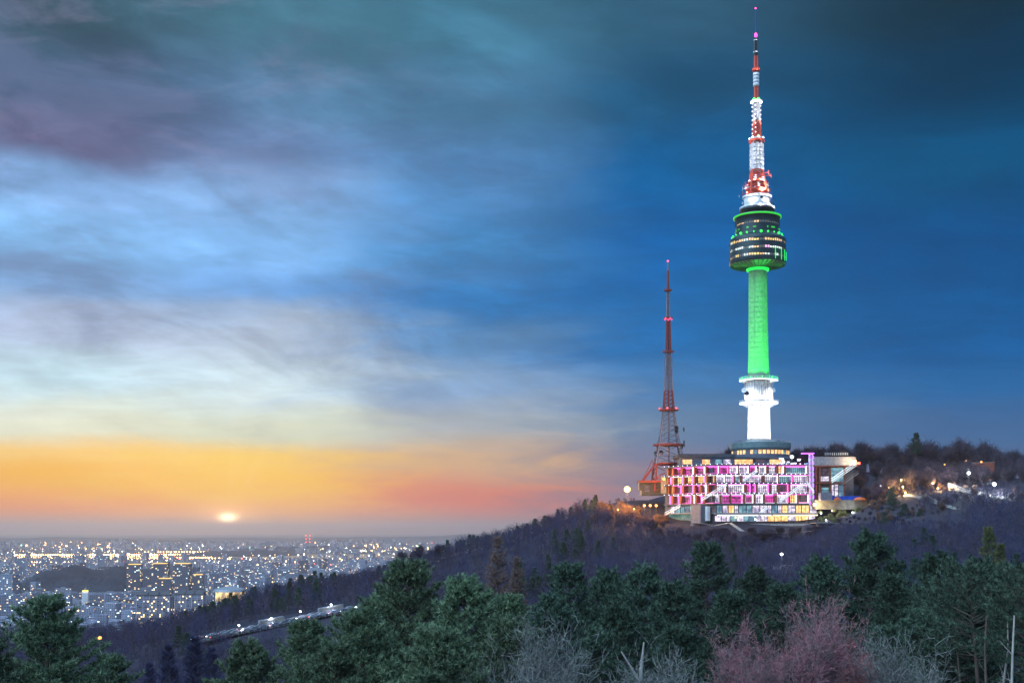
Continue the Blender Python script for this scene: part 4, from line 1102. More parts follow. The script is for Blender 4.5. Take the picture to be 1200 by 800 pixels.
def pine_meshes(seed, h, crown0, width, tl, ndens, mat, top_sharp=1.0, nneedle=14, nw=0.028, whorl=0.55, nl=0.2, droop=0.0):
    """pine: trunk, whorled limbs with side shoots, a needle tuft on every shoot"""
    r = random.Random(seed); wood = Wood(); pos, dirs = [], []
    trunk = []; p = np.array([0, 0, -1.0]); lean = np.array([r.uniform(-.03,.03), r.uniform(-.03,.03), 0])
    nseg = 14
    for i in range(nseg+1):
        f = i/nseg
        trunk.append(np.array([lean[0]*h*f + 0.12*math.sin(f*5+seed), lean[1]*h*f + 0.12*math.cos(f*4+seed), -1.0+(h+1.0)*f]))
    r0 = 0.016*h + 0.04
    for i in range(nseg):
        wood.seg(trunk[i], trunk[i+1], r0*(1-i/nseg*0.9), r0*(1-(i+1)/nseg*0.9))
    def tp(z):
        f = min(max((z+1)/(h+1), 0), 0.9999)*nseg; i = int(f); return trunk[i]*(1-(f-i)) + trunk[i+1]*(f-i)
    z = crown0*h
    while z < h*0.985:
        f = (z-crown0*h)/(h*(1-crown0))          # 0 at crown base, 1 at tip
        prof = (1-f)**top_sharp*(0.65+0.35*min(1, f*4+0.2))
        nb = r.randint(4, 6)
        a0 = r.uniform(0, 6.28)
        for b in range(nb):
            az = a0 + b*6.283/nb + r.uniform(-.35, .35)
            Lb = max(0.35, width*prof*r.uniform(0.5, 1.2))
            up = (0.12 + 0.75*f) + r.uniform(-.1, .15) - droop*(1-f)
            d = np.array([math.cos(az), math.sin(az), up]); d /= np.linalg.norm(d)
            q = tp(z + r.uniform(-.15, .15)); rb = 0.012*Lb+0.012
            ns = max(3, int(Lb/0.45)); side = np.array([-math.sin(az), math.cos(az), 0.0])
            for i in range(ns):
                t = i/ns
                d2 = d + np.array([r.uniform(-.12,.12), r.uniform(-.12,.12), r.uniform(-.10,.12) + 0.10*t])
                d2 /= np.linalg.norm(d2); q2 = q + d2*(Lb/ns)
                wood.seg(q, q2, rb*(1-t*0.8), rb*(1-(t+1/ns)*0.8))
                if t >= 0.05:
                    for s in (-1, 1):
                        if r.random() > ndens: continue
                        sl_ = tl*(1.15-t*0.6)*r.uniform(0.45, 1.2)
                        sd_ = d2*0.75 + side*s*r.uniform(0.5, 1.1) + np.array([0,0,r.uniform(-0.05,0.45)]); sd_ /= np.linalg.norm(sd_)
                        e = q2 + sd_*sl_
                        wood.seg(q2, e, 0.014, 0.006)
                        nt = max(1, int(sl_/0.22))
                        if f < 0.97 and r.random() < 0.35:
                            for s2 in (-1, 1):
                                d3 = sd_ + d2*0.8*s2 + np.array([0,0,r.uniform(0,.35)]); d3 /= np.linalg.norm(d3); q3 = q2 + sd_*sl_*0.55
                                wood.seg(q3, q3+d3*sl_*0.4, 0.009, 0.005)
                                pos.append(q3+d3*sl_*0.4); dirs.append((d3+np.array([0,0,.4]))/1.2)
                        for k in range(nt):
                            pos.append(q2 + sd_*sl_*((k+1)/nt)); dd = sd_*0.8 + np.array([0,0,0.55]); dirs.append(dd/np.linalg.norm(dd))
                    pos.append(q2); dirs.append((d2+np.array([0,0,.5]))/1.2)
                q = q2
            pos.append(q); dirs.append(d)
        z += whorl*r.uniform(0.75, 1.2)*(0.6+0.6*(1-f))
    for k in range(4): pos.append(tp(h-0.12*k)); dirs.append(np.array([0,0,1.0]))
    tm = wood.mesh('trunk', M['bark'], 5 if h < 16 else 4)
    cm = tuft_mesh('crown', np.array(pos), np.array(dirs), nneedle, nl, nw, mat, seed)
    return tm, cm
def tree_obj(name, meshes, loc, rz, s, label, cat, group=None, part='crown'):
    root = empty(name, loc, label, cat, group, rz); root.scale = (s, s, s)
    mesh_obj('trunk', meshes[0], root); mesh_obj(part, meshes[1], root)
    return root

def bare_meshes(seed, h, spread, levels, mat, trunkmat, twig_n=3, twig_len=0.9, twig_w=0.035, stems=1, up=0.55, first=0.28, buds=None, thick=1.0):
    r = random.Random(seed); big = Wood(); ta, td, tln = [], [], []
    def grow(p, d, Lb, rad, lv):
        n = 3; q = p
        for i in range(n):
            d = d + np.array([r.uniform(-.16,.16), r.uniform(-.16,.16), r.uniform(-.03,.13)]); d = d/np.linalg.norm(d)
            q2 = q + d*(Lb/n)
            big.seg(q, q2, rad*(1-i/n*0.45), rad*(1-(i+1)/n*0.45)); q = q2
            if lv > 0 and i >= 1 or (lv <= 1):
                for k in range(twig_n if lv <= 1 else 1):
                    ta.append(q + 0*d); dd = d*0.6 + np.array([r.gauss(0,.6), r.gauss(0,.6), r.gauss(0.25,.5)]); td.append(dd/np.linalg.norm(dd)); tln.append(twig_len*r.uniform(0.5, 1.3))
        if lv == 0: return
        nb = r.choice([3, 3, 4, 4]) if lv > 1 else r.choice([3, 3, 4])
        for k in range(nb):
            a = r.uniform(0, 6.283); sp = spread*r.uniform(0.6, 1.2)*(0.25 if k == 0 else 1.0)
            u = np.array([math.cos(a), math.sin(a), 0.0])
            dd = d*1.0 + u*sp + np.array([0,0,up*0.4]); dd /= np.linalg.norm(dd)
            start = p + (q-p)*(1.0 if k == 0 else r.uniform(0.35, 1.0))
            grow(start, dd, Lb*(r.uniform(0.72, 0.95) if k == 0 else r.uniform(0.5, 0.9)), rad*0.62*r.uniform(0.75, 1.0), lv-1)
    for s in range(stems):
        a = r.uniform(0, 6.283); k = 0.0 if stems == 1 else r.uniform(0.15, 0.45)
        d = np.array([math.cos(a)*k, math.sin(a)*k, 1.0]); d /= np.linalg.norm(d)
        grow(np.array([0.15*math.cos(a)*(stems > 1), 0.15*math.sin(a)*(stems > 1), -0.6]), d, h*first*r.uniform(0.9, 1.1), (0.016*h+0.05 if stems == 1 else 0.07)*thick, levels)
    V, Q = big.arrays(3)
    tm = np_mesh('trunk', V, Q, trunkmat)
    rg = np.random.default_rng(seed)
    A = np.array(ta); D = np.array(td); Ln = np.array(tln)[:,None]
    # each twig point carries a main twig and two side shoots
    As, Ds, Ls = [A], [D], [Ln]
    for k in range(2):
        t = rg.uniform(0.3, 0.8, (len(A), 1)); As.append(A + D*Ln*t)
        D2 = D + rg.normal(0, 0.55, D.shape); D2 /= np.linalg.norm(D2, axis=1, keepdims=True); Ds.append(D2); Ls.append(Ln*0.55)
    A = np.concatenate(As); D = np.concatenate(Ds); Ln = np.concatenate(Ls)
    S = np.cross(D, rg.normal(0, 1, D.shape)); S /= np.linalg.norm(S, axis=1, keepdims=True)
    Vt = np.stack([A-S*twig_w*0.5, A+S*twig_w*0.5, A+D*Ln], 1).reshape(-1, 3)
    if buds:
        n = int(len(A)*buds); ix = rg.integers(0, len(A), n)
        B = A[ix] + D[ix]*Ln[ix]*rg.uniform(0.3, 1, (n, 1))
        e1 = rg.normal(0, 0.035, (n, 3)); e2 = rg.normal(0, 0.035, (n, 3))
        Vt = np.concatenate([Vt, np.stack([B, B+e1, B+e2], 1).reshape(-1, 3)])
    cm = np_mesh('crown', Vt, np.arange(len(Vt)).reshape(-1, 3), mat)
    return tm, cm

# --- foreground pines
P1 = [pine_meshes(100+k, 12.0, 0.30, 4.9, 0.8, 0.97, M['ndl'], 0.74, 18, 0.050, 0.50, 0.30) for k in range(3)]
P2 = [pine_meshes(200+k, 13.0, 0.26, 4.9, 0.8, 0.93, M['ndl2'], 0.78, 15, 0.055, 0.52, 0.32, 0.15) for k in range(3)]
P3 = [pine_meshes(300+k, 14.0, 0.30, 3.9, 1.1, 0.85, M['ndl3'], 0.95, 5, 0.16, 1.2, 0.65) for k in range(3)]
def fg(kind, k, px, pytop, Y, h, label, cat='pine tree', group=None, s=None, rz=None, name='pine_tree'):
    H = {'P1': 12.0, 'P2': 13.0, 'P3': 14.0}[kind]
    ms = {'P1': P1, 'P2': P2, 'P3': P3}[kind][k % 3]
    p = at(px, pytop, Y); s = h/H
    tree_obj(name, ms, (p.x, p.y, p.z-h), (k*2.1+px*0.1) if rz is None else rz, s, label, cat, group)
FGP = [
 ('P1',0,62,706,47,8.3,'green pine at the bottom left corner before the city'),
 ('P1',1,-25,745,40,9,'pine top cut by the left edge of the view'),
 ('P1',2,126,772,52,6.5,'low pine shoulder right of the bottom left pine'),
 ('P1',1,292,760,60,9,'small pine at the bottom between the purple larch and the slim pine'),
 ('P1',0,361,733,74,10,'slim upright pine standing alone left of the big green pine'),
 ('P1',2,480,664,72,13,'large green pine left of the brown larch with the highest left crown'),
 ('P1',1,545,688,66,12,'broad green pine just right of the largest left pine'),
 ('P1',0,430,722,56,10,'green pine low in front of the largest left pine'),
 ('P1',2,510,745,46,9,'grey green pine filling the bottom edge left of the pale bare shrub'),
 ('P1',1,395,765,48,8,'low green pine at the bottom edge below the slim pine'),
 ('P1',0,590,735,50,9,'grey green pine behind the pale bare twigs at bottom centre'),
 ('P2',0,665,668,88,14,'dark green pine at centre with a blunt crown'),
 ('P2',1,712,674,95,14,'dark pine just right of the blunt centre pine'),
 ('P2',2,755,668,92,14,'dark pine with a flat top left of the pointed pine'),
 ('P2',0,826,643,112,17,'tallest pointed pine right of centre standing before the woodland'),
 ('P2',1,640,705,70,11,'dark pine low behind the pale twigs at centre'),
 ('P2',2,790,688,82,12,'dark pine below and left of the pointed pine'),
 ('P2',0,860,700,80,12,'dark pine between the pointed pine and the pink twigged tree'),
 ('P2',1,730,715,66,10,'dark pine behind the broken pale branches'),
 ('P2',2,700,745,54,9,'dark pine at the bottom centre edge'),
 ('P2',0,800,742,56,9,'dark pine left of the pink twigged tree at the bottom'),
 ('P2',1,960,660,100,14,'broad dark pine behind the pink twigged tree left side'),
 ('P2',2,1018,630,108,18,'tallest dark pine on the right with a pointed crown'),
 ('P2',0,1052,680,96,13,'dark pine in the gap between the two right crowns'),
 ('P2',2,1100,656,90,14,'wide dark pine right of the tallest right pine'),
 ('P2',1,1148,662,84,13,'wide dark pine with bare trunk showing near the right corner'),
 ('P2',0,1200,672,78,13,'dark pine reaching the right edge of the view'),
 ('P2',2,1075,722,70,11,'dark pine low at right behind the bare sapling'),
 ('P2',0,915,690,92,12,'dark pine top behind the left half of the pink twigs'),
 ('P2',1,1130,715,66,9,'dark pine low near the right corner above the pale trunks'),
 ('P1',1,450,700,90,12,'green pine behind the left shoulder of the largest left pine'),
 ('P1',2,600,702,92,12,'green pine behind the brown larch foot'),
 ('P2',1,880,668,130,13,'small far dark pine right of the pointed pine'),
 ('P2',0,1030,740,62,9,'dark pine low right of the pink twigged tree'),
]
for a in FGP:
    fg(a[0], a[1], a[2], a[3], a[4], a[5], a[6])
P4 = pine_meshes(451, 14.0, 0.70, 3.6, 0.8, 0.95, M['ndl2'], 0.55, 12, 0.040, 0.42, 0.25)
for px, py, Y, lb in ((1148,672,60,'umbrella crowned pine over the bare trunks at the bottom right'),(1212,676,57,'umbrella crowned pine at the right edge over the pale trunk'),(1108,690,66,'umbrella crowned pine left of the bare trunks')):
    p = at(px, py, Y); tree_obj('pine_tree', P4, (p.x, p.y, p.z-14), px, 1.0, lb, 'pine tree')
# bare trunks at the right corner
for k, (px, Y, lb) in enumerate(((1125,62,'slim dark trunk left of the pale pair at the bottom right'),(1157,56,'dark upright trunk between the pale trunks at bottom right'),(1186,54,'pale upright trunk nearest the bottom right corner'),(1172,58,'pale leaning trunk in the bottom right corner'))):
    p = at(px, 752, Y); w = Wood(); g = gz(p.x, p.y); h = p.z-g+1.5
    pts = [np.array([ (0.5 if k == 3 else 0.18)*math.sin(i*0.9+k)*i/6, 0.1*math.cos(i), h*i/6]) for i in range(7)]
    for i in range(6): w.seg(pts[i], pts[i+1], 0.12*(1-i*0.12), 0.12*(1-(i+1)*0.12))
    rq = random.Random(k)
    tw = Wood()
    for i in range(14):
        a = rq.uniform(0, 6.28); q = pts[rq.randint(2, 4)] + (pts[1]-pts[0])*rq.uniform(0, 1); e = q + np.array([math.cos(a), math.sin(a), rq.uniform(0.3,1.2)])*rq.uniform(0.3, 0.9)
        tw.seg(q, e, 0.014, 0.005)
    root = empty('bare_trunk_tree', (p.x, p.y, g-0.3), lb, 'tree')
    mt = M['bark'] if k < 2 else M['barkw']
    mesh_obj('trunk', w.mesh('trunk', mt, 7), root); mesh_obj('branches', tw.mesh('branches', mt, 4), root)
lamp(1240, 792, 50, E['warm'], (1.0,0.85,0.5), 260, 0.2, 'warm lamp beyond the bottom right corner lighting the pale trunks', 4)

# --- bare foreground trees
pink = [bare_meshes(11+k, 11, 0.50, 5, M['twigr'], M['twigg'], 2, 0.6, 0.022, 7, 1.6, 0.25, buds=0.45) for k in range(2)]
def place(ms, px, pytop, Y, h, H, name, label, cat, rz=0.0, group=None):
    p = at(px, pytop, Y); return tree_obj(name, ms, (p.x, p.y, p.z-h), rz, h/H, label, cat, group)
def meshtop(ms): return max(v.co.z for v in ms[1].vertices)
HP = [meshtop(m) for m in pink]
place(pink[0], 990, 672, 50, 10, HP[0], 'pink_budded_tree', 'bare tree with pink buds and dense twigs right of centre at the bottom', 'tree', 0.4)
place(pink[1], 915, 690, 47, 9, HP[1], 'pink_budded_tree', 'bare pink budded tree overlapping the left of the larger one', 'tree', 2.0)
place(pink[0], 868, 735, 44, 7, HP[0], 'pink_budded_tree', 'lowest pink budded shrub at the bottom edge left of the other two', 'tree', 3.3)
greyb = [bare_meshes(31+k, 9, 0.7, 4, M['twigg'], M['twigg'], 1, 0.8, 0.026, 5, 0.5, 0.27) for k in range(2)]
HG = [meshtop(m) for m in greyb]
place(greyb[0], 600, 706, 44, 7.5, HG[0], 'bare_shrub', 'pale grey bare shrub with fine upright twigs at bottom centre', 'shrub', 0.3)
place(greyb[1], 655, 730, 42, 6.5, HG[1], 'bare_shrub', 'pale bare shrub with wide forked twigs right of the fine one', 'shrub', 1.3)
place(greyb[1], 745, 726, 38, 6.0, HG[1], 'bare_shrub', 'broken pale branches with a thick stub at the bottom centre right', 'shrub', 2.9)
place(greyb[0], 815, 748, 38, 5.5, HG[0], 'bare_shrub', 'low pale twigs at the bottom edge left of the pink shrub', 'shrub', 4.0)
place(greyb[0], 1040, 723, 48, 6.5, HG[0], 'bare_shrub', 'thin grey sapling at the right of the pink budded tree', 'shrub', 5.0)
# dead stub
p = at(749, 752, 40); w = Wood(); w.seg(np.array([0,0,-4.]), np.array([0.05,0,-1.]), 0.07, 0.06); w.seg(np.array([0.05,0,-1.]), np.array([0.16,0,0.]), 0.06, 0.025); w.seg(np.array([0.02,0,-1.3]), np.array([-0.6,0,-0.3]), 0.05, 0.02)
tag(mesh_obj('dead_stump', w.mesh('dead_stump', M['barkw'], 7), None, p), 'pale broken dead trunk rising between the bare branches at bottom centre', 'trunk')

def larch_meshes(seed, h, width, mat, n=1700):
    r = np.random.default_rng(seed)
    w = Wood(); w.seg(np.array([0,0,-1.]), np.array([0,0,h*0.5]), 0.16, 0.09); w.seg(np.array([0,0,h*0.5]), np.array([0,0,h]), 0.09, 0.02)
    A, D, Ln = [], [], []
    for k in range(150):
        f = r.uniform(0.12, 1.0)**0.9; z = h*f; az = r.uniform(0, 6.28); Lb = width*(1-f)**0.75*r.uniform(0.6, 1.1)+0.25
        d = np.array([math.cos(az), math.sin(az), 0.55]); d /= np.linalg.norm(d)
        w.seg(np.array([0,0,z]), np.array([0,0,z])+d*Lb, 0.03, 0.008)
        m = int(n/150*(0.5+Lb/width))
        for i in range(m):
            t = r.uniform(0.2, 1); A.append(np.array([0,0,z])+d*Lb*t); dd = d*0.5+r.normal(0, 0.5, 3)+np.array([0,0,0.35]); D.append(dd/np.linalg.norm(dd)); Ln.append(r.uniform(0.3, 0.9))
    A = np.array(A); D = np.array(D); Ln = np.array(Ln)[:,None]
    S = np.cross(D, r.normal(0, 1, D.shape)); S /= np.linalg.norm(S, axis=1, keepdims=True)
    V = np.stack([A-S*0.02, A+S*0.02, A+D*Ln], 1).reshape(-1, 3)
    return w.mesh('trunk', M['bark'], 5), np_mesh('crown', V, np.arange(len(V)).reshape(-1, 3), mat)
LA = [larch_meshes(61, 14, 3.0, M['larch'], 9000), larch_meshes(62, 13, 3.4, M['twigp'], 9000)]
place(LA[0], 583, 632, 150, 15, 14, 'larch_tree', 'brown bare larch rising behind the green pines left of centre', 'tree', 0)
place(LA[0], 606, 655, 155, 12, 14, 'larch_tree', 'shorter brown bare larch close to the right of the taller one', 'tree', 1.9)
place(LA[1], 228, 748, 150, 13, 13, 'larch_tree', 'soft purple grey larch at the bottom left centre', 'tree', 0.5)
place(LA[1], 197, 757, 145, 12, 13, 'larch_tree', 'soft purple grey larch left neighbour of the taller purple one', 'tree', 2.5)
place(LA[1], 248, 760, 160, 12, 13, 'larch_tree', 'soft purple grey larch right neighbour of the taller purple one', 'tree', 4.1)
place(LA[1], 175, 778, 140, 10, 13, 'larch_tree', 'lowest purple grey larch at the bottom edge', 'tree', 5.1)
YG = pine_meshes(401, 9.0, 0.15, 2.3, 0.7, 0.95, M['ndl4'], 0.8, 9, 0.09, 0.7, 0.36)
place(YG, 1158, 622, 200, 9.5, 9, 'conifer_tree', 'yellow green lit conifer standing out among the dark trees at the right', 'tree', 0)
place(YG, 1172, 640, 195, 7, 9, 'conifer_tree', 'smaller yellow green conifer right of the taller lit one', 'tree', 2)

# lamp lit scrub left of the mast, some glow put into lighter twigs
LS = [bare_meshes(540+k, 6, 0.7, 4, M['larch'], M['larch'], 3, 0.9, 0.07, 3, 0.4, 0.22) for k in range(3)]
HLS = [meshtop(m) for m in LS]
q5 = random.Random(8)
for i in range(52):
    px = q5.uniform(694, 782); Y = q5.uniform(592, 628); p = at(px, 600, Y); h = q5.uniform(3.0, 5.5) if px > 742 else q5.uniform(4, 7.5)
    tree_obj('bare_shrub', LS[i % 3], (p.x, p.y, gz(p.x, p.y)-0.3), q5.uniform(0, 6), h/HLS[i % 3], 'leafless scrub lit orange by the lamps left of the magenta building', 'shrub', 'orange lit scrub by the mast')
LD = [bare_meshes(560+k, 5, 0.7, 4, M['twig'], M['twig'], 3, 0.8, 0.06, 4, 0.4, 0.22) for k in range(3)]
HLD = [meshtop(m) for m in LD]
for i in range(140):
    px = q5.uniform(765, 1005); Y = q5.uniform(572, 591); p = at(px, 600, Y); g = gz(p.x, p.y); h = min(4.5, (622-615)/F*Y-g)
    if h < 1.2: h = 1.2
    tree_obj('bare_shrub', LD[i % 3], (p.x, p.y, g-0.2), q5.uniform(0, 6), h*q5.uniform(0.8, 1.1)/HLD[i % 3], 'bare shrub on the bank below the lit building', 'shrub', 'shrubs on the bank below the building')
for i in range(46):
    px = q5.uniform(1025, 1215); Y = q5.uniform(535, 600); p = at(px, 600, Y)
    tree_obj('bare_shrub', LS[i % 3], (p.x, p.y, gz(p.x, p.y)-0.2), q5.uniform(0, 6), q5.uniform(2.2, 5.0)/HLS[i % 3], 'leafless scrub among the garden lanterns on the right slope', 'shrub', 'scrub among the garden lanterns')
# --- skyline trees on the summit ridge
BT = [bare_meshes(500+k, 14, 0.62, 5, M['twig'], M['twig'], 1, 1.8, 0.07, 1, 0.30, 0.15, thick=1.7) for k in range(5)]
HB_ = [meshtop(m) for m in BT]
rr = random.Random(2)
sky_top = [(930,527),(945,518),(960,515),(975,513),(990,514),(1005,512),(1020,514),(1035,512),(1050,514),(1065,510),(1080,508),(1095,510),(1108,512),(1122,510),(1135,509),(1150,512),(1162,515),(1175,518),(1188,522),(1200,528),(1215,530),(1240,531),(1265,533),(1290,534),(1315,536),(1345,538),(1375,540)]
k = 0
for px, py in sky_top:
    for j, (dY, dp) in enumerate(((0, 0), (18, 4))):
        Y = 672 + dY + rr.uniform(-10, 10); x = px + rr.uniform(-4, 4) + 7*j
        p = at(x, py + dp + rr.uniform(-2, 3), Y); g = gz(p.x, p.y); h = max(11, min(24, p.z-g))
        tree_obj('bare_tree', BT[k % 5], (p.x, p.y, p.z-h), rr.uniform(0, 6), h/HB_[k % 5], 'large leafless tree in the row against the sky along the summit', 'tree', 'leafless trees along the summit skyline'); k += 1
for px, py, Y in ((845,525,690),(856,519,700),(865,514,690),(905,516,690),(918,512,695),(930,520,690)):
    p = at(px, py, Y); h = 12
    tree_obj('bare_tree', BT[k % 5], (p.x, p.y, p.z-h), rr.uniform(0, 6), h/HB_[k % 5], 'leafless tree peeping out behind the round pavilion', 'tree', 'leafless trees behind the pavilion'); k += 1
fg('P3', 0, 1073, 508, 655, 16, 'slender dark conifer spire among the leafless skyline trees', 'conifer tree', name='conifer_tree')
for i in range(36):
    px = rr.uniform(925, 1215); Y = rr.uniform(655, 705); p = at(px, 600, Y)
    tree_obj('bare_tree', BT[i % 5], (p.x, p.y, gz(p.x, p.y)-0.4), rr.uniform(0, 6), rr.uniform(6, 10)/HB_[i % 5], 'smaller leafless tree filling the gaps beneath the skyline trees', 'tree', 'smaller trees under the summit skyline')
# second row in front of the skyline, on the upper right slope
for i in range(80):
    px = rr.uniform(1005, 1215); Y = rr.uniform(585, 660)
    p = at(px, 560, Y); g = gz(p.x, p.y)
    pyg = 622 - g/Y*F
    if 1105 < px < 1200 and 568 < Y < 600 : continue
    h = rr.uniform(9, 14)
    tree_obj('bare_tree', BT[k % 5], (p.x, p.y, g-0.3), rr.uniform(0, 6), h/HB_[k % 5], 'leafless tree on the lamp lit upper right slope', 'tree', 'leafless trees on the upper right slope'); k += 1
# two dark evergreens right of the station
fg('P3', 1, 1045, 571, 565, 15, 'dark rounded evergreen right of the station with lit leaves beside it', 'evergreen tree', name='evergreen_tree')
fg('P3', 2, 1060, 590, 545, 14, 'second dark evergreen below the rounded one', 'evergreen tree', name='evergreen_tree')
for i, (px, py) in enumerate(((1078,596),(1092,604),(1036,600),(1050,612),(1064,606),(1024,618))):
    p = at(px, py, 530); fg('P3', i, px, py, 530, 11, 'dark evergreen in the group below the lit steps on the right slope', 'evergreen tree', 'dark evergreens below the lit steps', name='evergreen_tree')

# --- crest of the left spur: dark pines and bare trees
def ridge_row(n, px0, px1, Y0, Y1, hmin, hmax, evergreen, label, group, seed, cut=None):
    global k
    q = random.Random(seed)
    for i in range(n):
        px = px0 + (px1-px0)*(i+q.random())/n; t = (px-px0)/(px1-px0); Y = Y0 + (Y1-Y0)*t + q.uniform(-22, 16)
        p = at(px, 600, Y); g = gz(p.x, p.y); h = q.uniform(hmin, hmax)
        if q.random() < evergreen:
            tree_obj('pine_tree', P3[i % 3], (p.x, p.y, g-0.4), q.uniform(0, 6), h/14.0, label.replace('leafless', 'dark evergreen'), 'tree', group + ' with dark pines')
        else:
            tree_obj('bare_tree', BT[k % 5], (p.x, p.y, g-0.4), q.uniform(0, 6), h/HB_[k % 5], label, 'tree', group); k += 1
ridge_row(34, 500, 700, 606, 632, 6.5, 10, 0.72, 'leafless tree on the crest of the slope left of the mast', 'trees on the crest left of the mast', 71)
ridge_row(24, 235, 470, 552, 602, 6, 9, 0.65, 'leafless tree on the low wooded spur before the city', 'trees on the low spur', 72)
ridge_row(14, -20, 240, 500, 540, 6, 9, 0.8, 'leafless tree on the dark spur end at the far left', 'trees on the spur end', 73)
ridge_row(18, 690, 782, 606, 612, 4, 6.5, 0.1, 'leafless tree lit orange by the lamps beside the mast', 'orange lit trees by the mast', 74)
for i, (px, py) in enumerate(((470,640),(492,634),(512,633))):
    p = at(px, py, 596); g = gz(p.x, p.y); h = max(10, p.z-g)
    tree_obj('bare_tree', BT[i], (p.x, p.y, p.z-h), i*1.3, h/HB_[i], ['spindly bare tree on the ridge, leftmost of three before the city lights','spindly bare tree on the ridge, middle of three before the city lights','spindly bare tree on the ridge, rightmost of three before the city lights'][i], 'tree')

# --- woodland on the slope: nearest trees one by one, the rest one mass
BL2 = [bare_meshes(700+j, 10, 0.6, 4, M['twigp'], M['twigp'], 3, 1.5, 0.11, 1, 0.8, 0.30) for j in range(3)]
HL = [meshtop(m) for m in BL2]
q = np.random.default_rng(12)
cand = []
for Yb in np.arange(135, 640, 6.0):
    for xb in np.arange(-0.56*Yb-10, 0.62*Yb+10, 6.2):
        cand.append((xb+q.uniform(-3, 3), Yb+q.uniform(-3, 3)))
cand = np.array(cand); G = ground(cand[:,0], cand[:,1])
cpx = 600 + cand[:,0]/cand[:,1]*F; cpy = 622 - G/cand[:,1]*F
keep = (cpy < 860) & (cpx > -180) & (cpx < 1450)
keep &= ~((cand[:,1] > 586) & (cpx > 765) & (cpx < 1040))            # the buildings
keep &= ~((cand[:,1] > 436) & (cand[:,1] < 476) & (cpx > 255) & (cpx < 425))   # the road
keep &= ~((cand[:,1] > 560) & (cpx > 1040) & (cpx < 1225)) & ~((cand[:,1] > 606) & (cpx > 690))
keep &= ~((cand[:,1] > 430) & (cand[:,1] < 480) & (cpx > 890) & (cpx < 945))
keep &= ~((cand[:,1] > 485) & (cand[:,1] < 532) & (cpx > 1066) & (cpx < 1130))
cand, G, cpx, cpy = cand[keep], G[keep], cpx[keep], cpy[keep]
top_py = 622-(G+8)/cand[:,1]*F
order = np.argsort(cand[:,1] + 10000*(top_py > 712) + 20000*((cpx < -10) | (cpx > 1210)))
ni = 190
print('woodland candidates', len(cand))
for j in order[:ni]:
    x, y = cand[j]; h = q.uniform(6.5, 9.5)
    ev = q.random() < 0.30
    if ev: tree_obj('pine_tree', P3[j % 3], (x, y, G[j]-0.4), q.uniform(0, 6), h*1.1/14.0, 'dark evergreen standing in the bare woodland on the lower slope', 'tree', 'evergreens in the lower woodland')
    else: tree_obj('bare_tree', BL2[j % 3], (x, y, G[j]-0.4), q.uniform(0, 6), h/HL[j % 3], 'leafless purple grey tree in the woodland on the lower slope', 'tree', 'leafless trees in the lower woodland')
q6 = random.Random(91)
for c in range(16):
    cpx_, cY = (q6.uniform(200, 680), q6.uniform(380, 580)) if c < 11 else (q6.uniform(820, 1190), q6.uniform(260, 470))
    for i in range(q6.randint(5, 9)):
        px = cpx_ + q6.gauss(0, 22); Y = cY + q6.gauss(0, 16)
        if (425 < Y < 480 and 240 < px < 440) or (425 < Y < 535 and 880 < px < 1135): continue
        p = at(px, 600, Y); h = q6.uniform(7, 11.5)
        tree_obj('pine_tree', P3[i % 3], (p.x, p.y, gz(p.x, p.y)-0.4), q6.uniform(0, 6), h/14.0, 'dark pine in a clump of evergreens on the middle slope', 'tree', 'clumps of dark pines on the middle slope')
# mass
def woodmass(name, pts, gzs, seed, nt, mat, hmin, hmax, tl, tw):
    r = np.random.default_rng(seed); n = len(pts)
    h = r.uniform(hmin, hmax, n)
    lim = np.where((pts[:,1] > 480) & (pts[:,0] > 70) & (pts[:,0] < 185), (622-614)/F*pts[:,1]-gzs, 99)
    h = np.clip(h, 1.0, np.maximum(lim, 1.2)); cr = h*r.uniform(0.30, 0.42, n)
    # twigs on a rounded crown volume
    u = r.normal(0, 1, (n, nt, 3)); u /= np.linalg.norm(u, axis=2, keepdims=True); rad = r.uniform(0.25, 1, (n, nt, 1))**0.6
    cen = np.stack([pts[:,0], pts[:,1], gzs + h*0.60], -1)[:,None]
    sc = np.stack([cr, cr, h*0.42], -1)[:,None]
    A = cen + u*rad*sc
    D = u*0.6 + np.array([0,0,0.7]) + r.normal(0, 0.35, u.shape); D /= np.linalg.norm(D, axis=2, keepdims=True)
    A = A.reshape(-1, 3); D = D.reshape(-1, 3); Ln = r.uniform(0.5, 1.2, (len(A), 1))*tl
    S = np.cross(D, r.normal(0, 1, D.shape)); S /= np.linalg.norm(S, axis=1, keepdims=True)
    V1 = np.stack([A-S*tw, A+S*tw, A+D*Ln], 1).reshape(-1, 3)
    # trunks and limbs
    base = np.stack([pts[:,0], pts[:,1], gzs-0.3], -1); V2 = []
    for k in range(6):
        b = base + 0; t = cen[:,0] + r.normal(0, 1, (n, 3))*sc[:,0]*0.5; s = np.zeros((n, 3)); s[:,0] = 0.14 if k == 0 else 0.08
        st = base + (t-base)*(0 if k == 0 else 0.35); V2.append(np.stack([st-s, st+s, t], 1).reshape(-1, 3))
    V = np.concatenate([V1]+V2)
    o = mesh_obj(name, np_mesh(name, V, np.arange(len(V)).reshape(-1, 3), mat)); return tag(o, kind='stuff')
rest = order[ni:]
a_ = rest[::2]; b_ = rest[1::2]
woodmass('bare_woodland', cand[a_], G[a_], 1, 210, M['twigp'], 6.5, 9.5, 1.3, 0.05)
woodmass('bare_woodland', cand[b_], G[b_], 2, 210, M['twig'], 6.0, 9.0, 1.3, 0.05)
